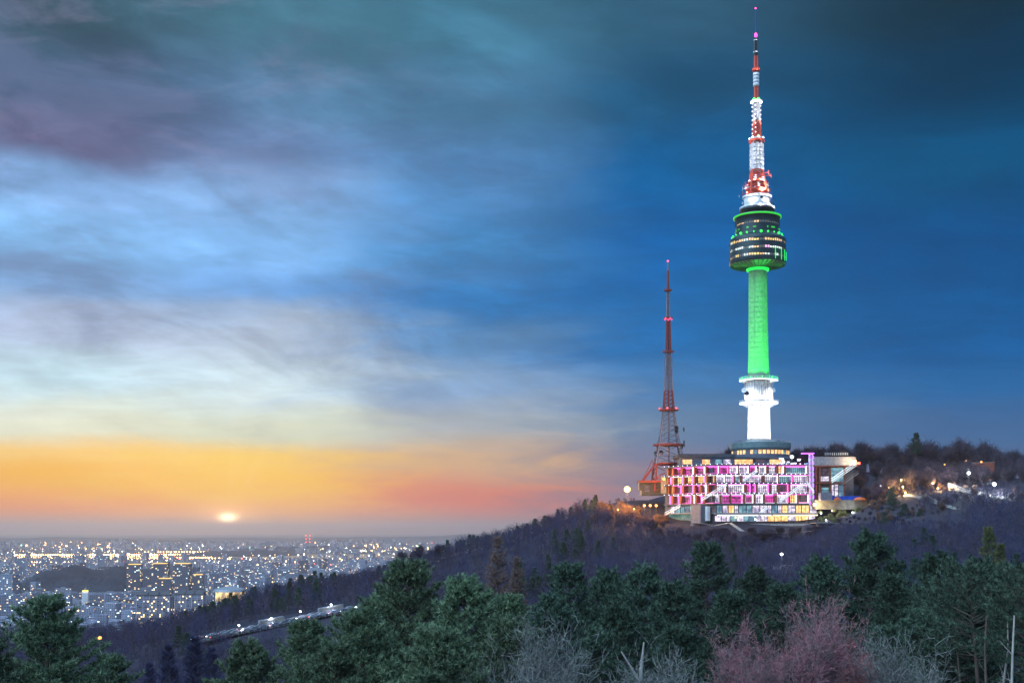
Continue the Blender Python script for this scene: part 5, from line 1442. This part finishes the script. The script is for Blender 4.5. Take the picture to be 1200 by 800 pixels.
# understorey
ux = q.uniform(-360, 420, 6800); uy = q.uniform(60, 660, 6800); ug = ground(ux, uy)
up_ = 600 + ux/uy*F; upy = 622-ug/uy*F
kp = (up_ > -180) & (up_ < 1450) & (upy < 880) & ~((uy > 588) & (up_ > 745) & (up_ < 1015)) & ~((uy > 430) & (uy < 474) & (up_ > 250) & (up_ < 430))
kp &= ~((uy > 430) & (uy < 480) & (up_ > 890) & (up_ < 945))
woodmass('undergrowth', np.stack([ux, uy], -1)[kp], ug[kp], 3, 70, M['twig'], 1.2, 2.6, 0.8, 0.045)

# lit shrubs on the terrace right of the building
SH = []
for k in range(2):
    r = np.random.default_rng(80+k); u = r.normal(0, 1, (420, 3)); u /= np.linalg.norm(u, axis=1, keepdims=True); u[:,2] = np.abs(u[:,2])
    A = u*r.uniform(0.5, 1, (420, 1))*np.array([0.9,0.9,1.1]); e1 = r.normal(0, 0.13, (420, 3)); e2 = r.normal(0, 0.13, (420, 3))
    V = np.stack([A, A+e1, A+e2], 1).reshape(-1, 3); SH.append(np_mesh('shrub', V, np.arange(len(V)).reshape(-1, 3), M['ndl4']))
rr = random.Random(55)
for i in range(34):
    px = rr.uniform(957, 1034); py = rr.uniform(598, 612); Y = 596 - (py-598)*0.6
    p = at(px, py, Y)
    o = mesh_obj('shrub', SH[i % 2], None, p); o.scale = (1.4,1.4,rr.uniform(1.0,1.9)); o.rotation_euler = (0,0,rr.uniform(0,6))
    tag(o, 'clipped shrub on the brightly lit terrace right of the building', 'shrub', 'shrubs on the lit terrace')
for i, (px, py) in enumerate(((962,601),(975,598),(988,603),(999,600),(1012,598),(1020,604),(968,609),(1003,609),(1026,592),(1027,612),(945,607),(862,606),(885,608),(848,604),(925,607))):
    lamp(px, py, 594 if px > 955 else 590, E['warm'] if i % 3 else E['whitel'], WA if i % 3 else WH, 900, 0.36, 'small garden lamp among the shrubs and railings of the lit terrace', 2.2, 'garden lamps on the lit terrace', 'garden_lamp')
m = MB().box((0,0,0), (1,1,1))
zt = zbx(956, 1034, 612, 613, 586, 12, M['path'], 'terrace', None, Vector((0,0,0))); tag(zt, kind='structure')

# people as small upright figures on the terrace
def person_mesh(seed, ctop, cleg):
    me = bpy.data.meshes.new('person')
    J = [(0,0,0.95),(0,0,1.25),(0,0,1.48),(0,0,1.58),(0,0.02,1.72),(-0.2,0,1.42),(-0.26,0.02,1.15),(-0.24,-0.08,0.92),(0.2,0,1.42),(0.26,0.02,1.15),(0.24,-0.06,0.92),(-0.1,0,0.9),(-0.12,-0.04,0.5),(-0.12,0.02,0.06),(0.1,0,0.9),(0.13,0.05,0.5),(0.14,0.03,0.06),(-0.12,-0.14,0.04),(0.14,-0.12,0.04)]
    Ed = [(0,1),(1,2),(2,3),(3,4),(2,5),(5,6),(6,7),(2,8),(8,9),(9,10),(0,11),(11,12),(12,13),(0,14),(14,15),(15,16),(13,17),(16,18)]
    R = [.16,.17,.12,.06,.11,.08,.055,.04,.08,.055,.04,.11,.075,.05,.11,.075,.05,.05,.05]
    me.from_pydata(J, Ed, []); o = bpy.data.objects.new('person', me); C.objects.link(o)
    o.modifiers.new('s', 'SKIN'); sv = me.skin_vertices[0].data
    for i, r_ in enumerate(R): sv[i].radius = (r_, r_*0.8)
    sv[0].use_root = True
    ss = o.modifiers.new('d', 'SUBSURF'); ss.levels = 1; ss.render_levels = 1
    me.materials.append(ctop)
    return o
cl = [pbr('dark_coat', (0.03,0.03,0.05)), pbr('beige_coat', (0.35,0.28,0.2)), pbr('blue_coat', (0.05,0.1,0.3))]
pc = person_mesh(0, cl[0], None)
spots = [(960,606),(966,605),(972,607),(981,606),(993,607),(1006,606),(1015,607),(858,608),(872,608),(893,608),(915,608),(932,608)]
for i, (px, py) in enumerate(spots):
    o = pc if i == 0 else pc.copy()
    if i:
        o.data = pc.data.copy(); o.data.materials[0] = cl[i % 3]; C.objects.link(o)
    p = at(px, 611.6, 590 if px > 955 else 596); o.location = p; o.rotation_euler = (0,0,i*1.7)
    tag(o, 'visitor standing on the lit terrace before the building', 'person', 'visitors on the lit terrace')

# ------------------------------------------------------------------ road with vehicles on the left spur
RP = [(225,752,440),(268,743,447),(300,737,452),(335,730,458),(370,722,463),(404,716,468),(440,710,474)]
m = MB()
rp = [at(*a) for a in RP]
def off(i, d):
    a = rp[max(0, i-1)]; b = rp[min(len(rp)-1, i+1)]; t = (b-a); n = Vector((-t.y, t.x, 0)).normalized(); return rp[i] + n*d
for i in range(len(rp)-1):
    m.quad(off(i,-5), off(i+1,-5), off(i+1,5), off(i,5))
tag(m.build('road', M['asph']), kind='structure')
m = MB()
for i in range(len(rp)-1):
    for s in (-5.1, 5.1):
        a, b = off(i, s), off(i+1, s); m.tube(a+Vector((0,0,0.9)), b+Vector((0,0,0.9)), 0.14, n=4); 
        for t in np.arange(0, 1, 0.2): c = a+(b-a)*float(t); m.tube(c+Vector((0,0,-0.3)), c+Vector((0,0,0.9)), 0.08, n=4)
tag(m.build('guard_rail', M['grey']), 'pale guard rails along the lit road on the left spur', 'guard rail')
m = MB()
for i in range(len(rp)-1): a, b = off(i, 0)+Vector((0,0,0.02)), off(i+1, 0)+Vector((0,0,0.02)); n = (off(i,1)-off(i,0))*0.12; m.quad(a-n, b-n, b+n, a+n)
tag(m.build('road_marking', M['path']), kind='structure')
def car_parts(long=4.3, h=1.45, bus=False):
    root = empty('parked_car', (0,0,0))
    if bus: prof = [(-long/2,.4),(-long/2,h),(-long/2+.3,h+.15),(long/2-.3,h+.15),(long/2,h-.3),(long/2,.4)]
    else: prof = [(-2.1,.35),(-2.15,.85),(-1.75,.95),(-1.2,1.42),(.45,1.45),(1.05,.98),(2.0,.85),(2.15,.6),(2.1,.35)]
    m = MB(); n = len(prof)
    for y in (-.85, .85): 
        m.v += [(x, y*(1.0 if z < 1.0 or bus else 0.82), z) for x, z in prof]
    m.f += [tuple(range(n-1,-1,-1)), tuple(range(n, 2*n))] + [(i, (i+1)%n, n+(i+1)%n, n+i) for i in range(n)]
    m.build('body', M['grey'] if bus else M['carp'], root)
    g = MB()
    if bus: g.box((0,0,h-.55), (long-.8, 1.74, .8))
    else: g.box((-.35,0,1.18), (1.7,1.56,.3))
    g.build('window', E['pd'] if bus else M['glassd'], root)
    for x in (-long*.3, long*.3):
        for y in (-.8, .8): MB().tube((x,y-.1,.33), (x,y+.1,.33), .33, n=12).build('wheel', M['dgrey'], root)
    for y in (-.6, .6):
        MB().ball((long/2-.02, y, .68), .16, 6).build('headlight', E['head'], root); MB().ball((-long/2+.02, y, .75), .14, 6).build('tail_light', E['tail'], root)
    return root
M['carp'] = pbr('car_paint', (0.25,0.27,0.3), (0.2,0.2,0.24), 0.1, 0.3, 0.3, rand=0.5)
car0 = car_parts(); bus0 = car_parts(10, 2.6, True); bus0.name = 'city_bus'
lab = iter(range(100)); nc = 0
for i in range(len(rp)-1):
    for t in (0.2, 0.6, 0.9):
        for s in (-2.4, 2.4):
            if (i*7+int(t*10)+int(s)) % 5 == 0: continue
            isb = i in (2, 4) and t == 0.6 and s > 0
            a, b = off(i, s), off(i+1, s); c = a+(b-a)*t; d = b-a
            src = bus0 if isb else car0
            o = src if src.get('used') is None else copy_tree(src)
            src['used'] = 1
            o.location = c; o.rotation_euler = (0, -math.atan2(d.z, math.hypot(d.x, d.y))*(1 if s < 0 else -1), math.atan2(d.y, d.x) + (0 if s < 0 else math.pi))
            if isb: tag(o, 'long grey bus on the far lane of the lit road on the spur', 'bus', 'buses on the spur road')
            else: tag(o, 'car with its lights on driving along the lit road on the spur', 'car', 'cars on the spur road')
for o in scene.objects:
    if 'used' in o: del o['used']
for i, (px, py, Y) in enumerate(((280,732,452),(318,724,457),(352,716,462),(388,708,467))):
    lamp(px, py, Y, E['head'], (0.75,0.8,1.0), 1100, 0.35, ['leftmost','second from left','second from right','rightmost'][i] + ' cool white street lamp over the road on the spur', 7)
lamp(117, 747, 300, E['orange'], OR, 1400, 0.5, 'orange lamp behind the bottom left pine', 6); lamp(54, 752, 260, E['orange'], OR, 900, 0.35, 'small orange lamp seen through the bottom left pine', 6)

# ------------------------------------------------------------------ city on the plain
def city_mat(name, c1, c2, lit, warm, strength):
    m = bpy.data.materials.new(name); m.use_nodes = True; t = m.node_tree; b = t.nodes['Principled BSDF']
    b.inputs['Roughness'].default_value = 0.8
    uv = N(t, 'ShaderNodeUVMap'); sp = N(t, 'ShaderNodeSeparateXYZ'); t.links.new(uv.outputs[0], sp.inputs[0])
    u = math_(t, 'DIVIDE', sp.outputs[0], 4.2); v = math_(t, 'DIVIDE', sp.outputs[1], 3.0)
    fu = math_(t, 'FRACT', u); fv = math_(t, 'FRACT', v)
    cb = N(t, 'ShaderNodeCombineXYZ'); t.links.new(math_(t, 'FLOOR', u), cb.inputs[0]); t.links.new(math_(t, 'FLOOR', v), cb.inputs[1])
    wnz = N(t, 'ShaderNodeTexWhiteNoise'); wnz.noise_dimensions = '3D'; t.links.new(cb.outputs[0], wnz.inputs['Vector'])
    sc_ = N(t, 'ShaderNodeSeparateColor'); t.links.new(wnz.outputs['Color'], sc_.inputs[0])
    win = math_(t, 'MULTIPLY', math_(t, 'MULTIPLY', math_(t, 'GREATER_THAN', fu, 0.16), math_(t, 'LESS_THAN', fu, 0.84)), math_(t, 'MULTIPLY', math_(t, 'GREATER_THAN', fv, 0.25), math_(t, 'LESS_THAN', fv, 0.85)))
    on = math_(t, 'MULTIPLY', win, math_(t, 'GREATER_THAN', wnz.outputs['Value'], 1-lit))
    ge = N(t, 'ShaderNodeNewGeometry'); sn = N(t, 'ShaderNodeSeparateXYZ'); t.links.new(ge.outputs['Normal'], sn.inputs[0])
    side = math_(t, 'LESS_THAN', math_(t, 'ABSOLUTE', sn.outputs[2]), 0.5)
    on = math_(t, 'MULTIPLY', on, side)
    base = mixc(t, sc_.outputs[0], c1+(1,), c2+(1,))
    base = mixc(t, math_(t, 'MULTIPLY', math_(t, 'MULTIPLY', win, side), 0.75), base, (0.03,0.035,0.045,1))
    t.links.new(base, b.inputs['Base Color'])
    ec = mixc(t, math_(t, 'GREATER_THAN', sc_.outputs[1], warm), (1.0,0.66,0.28,1), (0.75,0.95,1.0,1))
    t.links.new(ec, b.inputs['Emission Color'])
    t.links.new(math_(t, 'MULTIPLY', on, math_(t, 'MULTIPLY', strength, math_(t, 'ADD', 0.4, sc_.outputs[2]))), b.inputs['Emission Strength'])
    m.cycles.emission_sampling = 'NONE'; return m
CM = [city_mat('apartment_wall_pale', (0.30,0.33,0.42), (0.23,0.26,0.35), 0.10, 0.6, 2.2), city_mat('apartment_wall_grey', (0.22,0.25,0.34), (0.17,0.20,0.28), 0.11, 0.5, 2.2), city_mat('office_wall_dark', (0.10,0.11,0.16), (0.08,0.09,0.13), 0.10, 0.7, 2.6), city_mat('distant_wall', (0.27,0.29,0.38), (0.18,0.20,0.28), 0.045, 0.55, 3.5)]
def bbox(mb, x, y, z0, w, d, h, rz, r):
    ca, sa = math.cos(rz), math.sin(rz)
    c = [(x+dx*ca-dy*sa, y+dx*sa+dy*ca) for dx, dy in ((-w/2,-d/2),(w/2,-d/2),(w/2,d/2),(-w/2,d/2))]
    vs = [(a, b, z0) for a, b in c] + [(a, b, z0+h) for a, b in c]
    uo = r.randint(0, 4000)*4.2; vo = r.randint(0, 4000)*3.0; fs = [(4,5,6,7)]; uvs = [(0,0)]*4
    lens = (w, d, w, d)
    for i in range(4):
        j = (i+1) % 4; fs.append((i, j, 4+j, 4+i)); L_ = lens[i]; u0 = uo + i*400
        uvs += [(u0, vo), (u0+L_, vo), (u0+L_, vo+h), (u0, vo+h)]
    mb.add(vs, fs, uvs)
rc = random.Random(99)
def visible_px(px, Y):
    return True
indiv = []
# housing estates: rows of slabs that share an orientation
masses = MB()
def hill_h(px, Y): return 0
cnt = 0
def citybld(px, Y, w, d, h, rz, mat, label, group, roofed=True, name='apartment_block', cat='building'):
    p = at(px, 650, Y)
    m = MB(); bbox(m, 0, 0, 0, w, d, h, 0, rc)
    root = m.build(name, mat, None, False, (p.x, Y, GROUND-0.5)); root.rotation_euler = (0,0,rz)
    if roofed:
        MB().box((0, 0, h+1.6), (w*0.28, d*0.5, 3.2)).box((w*0.3, 0, h+0.5), (w*0.12, d*0.4, 1.0)).build('roof_house', M['grey'], root)
    return tag(root, label, cat, group)
def on_hill(px, Y):
    if 2900 < Y < 3950 and 20 < px < 205: return True
    if 8000 < Y < 9600 and 200 < px < 350: return True
    return False
estates = []
for e in range(70):
    Y = rc.uniform(2350, 4300) if e > 26 else rc.uniform(2250, 3100); px = rc.uniform(-20, 520)
    if on_hill(px, Y): continue
    estates.append((px, Y, rc.uniform(-0.7, 0.7), rc.uniform(40, 90), rc.choice([0,0,1,1,2])))
nb_ = 0
for px, Y, rz, h, mt in estates:
    cols = rc.randint(2, 4); rows_ = rc.randint(1, 2)
    for i in range(cols):
        for j in range(rows_):
            if nb_ >= 235: break
            dx = (i-cols/2)*rc.uniform(62, 85); dy = j*75
            X0 = at(px, 650, Y).x + dx*math.cos(rz)-dy*math.sin(rz); Y0 = Y + dx*math.sin(rz)+dy*math.cos(rz)
            if on_hill(600+X0/Y0*F, Y0): continue
            hh = h*rc.uniform(0.85, 1.1); qx = 600+X0/Y0*F
            if (20 < qx < 150 and Y0 < 2950) or (140 < qx < 250 and Y0 < 2700): hh = min(hh, rc.uniform(22, 44))
            if 250 < qx < 300 and Y0 < 2500: hh = min(hh, 30)
            citybld(600+X0/Y0*F, Y0, rc.choice([24, 36, 48, 56]), rc.choice([13, 15, 20]), hh, rz, CM[mt], 'tall apartment block in the housing estates on the hazy plain', 'apartment blocks across the city plain'); nb_ += 1
print('blocks', nb_)
# everything smaller or farther is one mass
def mass(name, n, Y0, Y1, hmin, hmax, wmin, wmax, mat, seed, pmin=-80, pmax=620, tall=0.0):
    r = random.Random(seed); m = MB()
    for i in range(n):
        Y = math.exp(r.uniform(math.log(Y0), math.log(Y1))); px = r.uniform(pmin, pmax)
        if on_hill(px, Y): continue
        if 7300 < Y < 9300: continue
        x = (px-600)/F*Y; h = r.uniform(hmin, hmax)
        if r.random() < tall: h = r.uniform(30, 60) if Y < 9000 else r.uniform(35, 85)
        bbox(m, x, Y, GROUND-0.5, r.uniform(wmin, wmax), r.uniform(wmin, wmax)*0.7, h, r.uniform(-0.6, 0.6), r)
    return tag(m.build(name, mat), kind='stuff')
mass('low_city_buildings', 6500, 1900, 6000, 7, 20, 12, 30, CM[3], 1, tall=0.02)
mass('distant_city_buildings', 1300, 5600, 7300, 6, 16, 18, 40, CM[3], 2, tall=0.05)
mass('distant_city_buildings', 2200, 9300, 16000, 10, 34, 18, 60, CM[3], 3, tall=0.2)
# named buildings
def special(px, pytop, Y, w, d, rz, mat, label, name='apartment_tower', crown=None, extra=None):
    p = at(px, pytop, Y); h = p.z-GROUND
    m = MB(); bbox(m, 0, 0, 0, w, d, h, 0, rc)
    root = m.build(name, mat, None, False, (p.x, Y, GROUND-0.5)); root.rotation_euler = (0,0,rz)
    if crown: MB().box((0,0,h+1.0), (w*0.8, d*1.1, 1.5)).build('lit_crown', crown, root)
    MB().box((0,0,h+5.2), (w*0.3, d*0.4, 4.0)).build('roof_house', M['grey'], root)
    MB().tube((w*0.1,0,h+6),(w*0.1,0,h+14),0.5,0.2,5).build('rooftop_mast', M['grey'], root)
    return tag(root, label, 'building')
special(158,661,2750,32,20,0.1,CM[2],'dark apartment tower with a gold lit roof line, leftmost of three', crown=E['gold'])
special(188,660,2700,34,20,0.0,CM[2],'dark apartment tower with a gold lit roof line, middle of three', crown=E['gold'])
special(214,660,2680,36,20,-0.1,CM[2],'dark apartment tower with a gold lit roof line, rightmost of three', crown=E['gold'])
special(174,666,2900,26,20,0.1,CM[2],'dark apartment tower without roof lights between the left two gold crowned ones')
special(226,664,2850,30,18,0,CM[2],'dark apartment tower right of the gold crowned three')
special(194,677.5,2550,30,16,0,CM[2],'shorter dark tower with a gold band below the middle gold crown', crown=E['gold'])
special(232,673,2600,22,16,0,CM[2],'slim dark tower with a gold cross shaped light', crown=E['gold'])
wt_ = special(100,692,2450,12,12,0.2,M['white'],'narrow white tower with a glowing yellow top in the city', name='office_tower', crown=E['yel'])
o_ = at(100,700,2440); spot('facade_light', (o_.x, 2418, GROUND+3), (o_.x, 2450, GROUND+48), 900000, (1.0,0.75,0.4), 30, 0.5, 1.0)
# two big near apartment slabs with individual lit windows
def near_block(px0, px1, pytop, Y, rz, label, seed):
    a = at(px0, pytop, Y); b = at(px1, pytop, Y); w = (b.x-a.x)/math.cos(rz); h = a.z-GROUND; d = 16
    root = empty('apartment_block', ((a.x+b.x)/2, Y, GROUND-0.5), label, 'building', None, rz)
    r = random.Random(seed)
    MB().box((0,0,h/2), (w, d, h)).build('wall', M['aptw'], root)
    m = MB()
    for k in range(int(h/3)): m.box((0,-d/2-0.5,k*3+0.3), (w*0.98, 1.0, 0.35))
    m.build('balcony_slabs', M['aptl'], root)
    nb = 5
    for k in range(nb+1): MB().box((-w/2+w*k/nb, -d/2-0.55, h/2), (1.0, 1.3, h-0.1)).build('pilaster', M['aptl'], root)
    MB().box((0,0,h+0.8), (w+1.6,d+1.6,1.6)).build('parapet', M['roofd'], root)
    for k in range(3):
        x = -w/2+w*(k+0.5)/3
        m = MB(); m.add([(x-w*.15,-d*.5,h+1.6),(x+w*.15,-d*.5,h+1.6),(x+w*.15,d*.4,h+6.6),(x-w*.15,d*.4,h+6.6),(x-w*.15,-d*.5,h+1.0),(x+w*.15,-d*.5,h+1.0),(x+w*.15,d*.4,h+1.0),(x-w*.15,d*.4,h+1.0)], [(0,1,2,3),(4,7,6,5),(0,4,5,1),(1,5,6,2),(2,6,7,3),(3,7,4,0)]); m.build('roof_slope', M['roofd'], root)
    cw = w/16; used = set(); n = 0
    while n < 96:
        c, f = r.randint(0, 15), r.randint(0, int(h/3)-1)
        if (c, f) in used: continue
        used.add((c, f)); e = r.choices([E['aw'], E['ac'], M['glassd'], E['ay']], [6, 2, 7, 2])[0]
        MB().box((-w/2+cw*(c+.5), -d/2-0.12, f*3+1.8), (cw*0.7, 0.2, 1.7)).build('window', e, root); n += 1
E['aw'] = emit('home_warm_window', (1.0,0.70,0.32), 4.0); E['ac'] = emit('home_cool_window', (0.8,0.92,1.0), 1.6); E['ay'] = emit('home_yellow_window', (1.0,0.82,0.3), 3.5)
M['aptw'] = pbr('apartment_plaster', (0.24,0.25,0.33), (0.19,0.2,0.27), 0.1, 0.8); M['aptl'] = pbr('apartment_trim', (0.46,0.42,0.46), (0.38,0.35,0.40), 0.1, 0.8)
near_block(162, 199, 697, 1900, 0.12, 'large near apartment block with many lit windows left of its twin', 1)
near_block(207, 240, 696, 1880, -0.05, 'large near apartment block with many lit windows right of its twin', 2)
near_block(196, 208, 700, 1930, 0.5, 'narrow blue grey slab joining the two large apartment blocks', 3)
# golden lit hall
hp = at(270, 686, 2300)
hall = empty('lit_hall', (hp.x, 2300, GROUND-0.5), 'wide low hall glowing gold and pale green in the city at the spur edge', 'building')
hh = hp.z-GROUND
for w, d, a, b, mt in ((70,40,0,hh*0.55,E['hallg']) if 'hallg' in E else (70,40,0,hh*0.55,None),):
    pass
E['hall1'] = emit('hall_gold', (1.0,0.72,0.30), 1.6, vary=(0.35,0.22,0.1), vscale=0.12); E['hall2'] = emit('hall_green', (0.65,0.95,0.6), 1.3, vary=(0.3,0.35,0.2), vscale=0.12)
MB().lathe([(34,0),(34,hh*0.5)], n=24).build('lower_ring', E['hall2'], hall); MB().lathe([(38,hh*0.5),(38,hh*0.58),(30,hh*0.60)], n=24).build('eave', M['white'], hall)
MB().lathe([(28,hh*0.6),(28,hh*0.85)], n=24).build('upper_ring', E['hall1'], hall); MB().lathe([(33,hh*0.85),(30,hh*0.92),(0.1,hh*1.02)], n=24).build('roof', M['grey'], hall)
for px, py, Y, w, lb in ((297,676,2450,26,'bright gold windowed office block behind the glowing hall'),(310,672,2600,24,'second gold windowed office block right of the glowing hall'),(328,678,3000,30,'grey slab block left of the paired grey blocks beyond the spur'),(345,672,3000,34,'pair of grey slabs beyond the spur, left one'),(362,672,3000,30,'pair of grey slabs beyond the spur, right one'),(385,676,3100,44,'wide grey block at the end of the slabs beyond the spur')):
    special(px, py, Y, w, 16, 0.1, CM[1], lb, name='office_block')
# chimney masts with red lamps on the horizon
p = at(361, 627, 9000); pm = empty('chimney_stack', (p.x, 9000, GROUND), 'far pair of red lit chimneys standing above the haze', 'chimney')
for dx in (-14, 14):
    MB().tube((dx,0,0),(dx,0,p.z-GROUND),5,3.4,10).build('stack', M['grey'], pm)
    for f in (0.99, 0.82, 0.65): MB().ball((dx,-5,(p.z-GROUND)*f), 4.0, 6).build('beacon', E['tail'], pm)
# river bridge with its row of lamps
A_, B_ = at(8, 652, 8350), at(252, 648, 8600)
zb0, zb1 = A_.z, B_.z
br = empty('river_bridge', (A_.x, A_.y, GROUND), 'long low river bridge strung with orange lamps across the far plain', 'bridge')
d = B_-A_; Lb_ = math.hypot(d.x, d.y); dn = Vector((d.x, d.y, 0))/Lb_; br.rotation_euler = (0, 0, math.atan2(d.y, d.x))
hb = (zb0-GROUND)*0.75
MB().box((Lb_/2, 0, hb), (Lb_, 24, 3)).build('deck', M['grey'], br)
for k in range(24): MB().box((Lb_*(k+.5)/24, 0, hb/2-1), (5, 18, hb-1.2)).build('pier', M['grey'], br)
lm = emit('bridge_lamp', (1.0,0.50,0.14), 60.0)
for k in range(90):
    x = Lb_*(k+.5)/90
    MB().tube((x,-10,hb+1.5),(x,-10,hb+11),0.5,n=4).ball((x,-10,hb+12), 2.8, 6).build('bridge_lamp', lm, br)
# scattered far lamps and road lights
LC = [emit('far_light_orange', (1.0,0.52,0.16), 22), emit('far_light_white', (0.85,0.95,1.0), 16), emit('far_light_gold', (1.0,0.8,0.35), 20), emit('far_light_green', (0.2,1.0,0.6), 12), emit('far_light_red', (1.0,0.1,0.08), 14)]
for i, (n, e, nm) in enumerate(((420, LC[0], 'city_lights'), (380, LC[1], 'city_lights'), (360, LC[2], 'city_lights'), (26, LC[3], 'city_lights'), (30, LC[4], 'city_lights'))):
    r = random.Random(200+i); m = MB()
    for k in range(n):
        Y = math.exp(r.uniform(math.log(2200), math.log(15000))); px = r.uniform(-40, 520)
        if on_hill(px, Y): continue
        if i == 0 and r.random() < 0.45: Y = r.uniform(9300, 16000); px = r.choice([r.gauss(125, 30), r.gauss(450, 40), r.gauss(60, 25)])
        z = GROUND + r.uniform(10, 45); s = 0.00033*Y*r.uniform(0.5, 1.3)**1.5
        m.ball(((px-600)/F*Y, Y, z), s, 4)
    tag(m.build(nm, e), kind='stuff')
for Y, p0, p1, n in ((2250, 110, 190, 24), (2380, -5, 60, 22), (6300, 40, 120, 20), (7100, 130, 260, 34), (7400, 180, 250, 30), (9400, 170, 250, 26), (12000, 100, 160, 24)):
    m = MB(); r = random.Random(int(Y))
    for k in range(n):
        px = p0+(p1-p0)*(k+r.uniform(0,.5))/n; YY = Y+(px-p0)*r.uniform(0.5,1.5); m.ball(((px-600)/F*YY, YY, GROUND+12), 0.0004*YY, 4)
    tag(m.build('street_lights', LC[0]), kind='stuff')
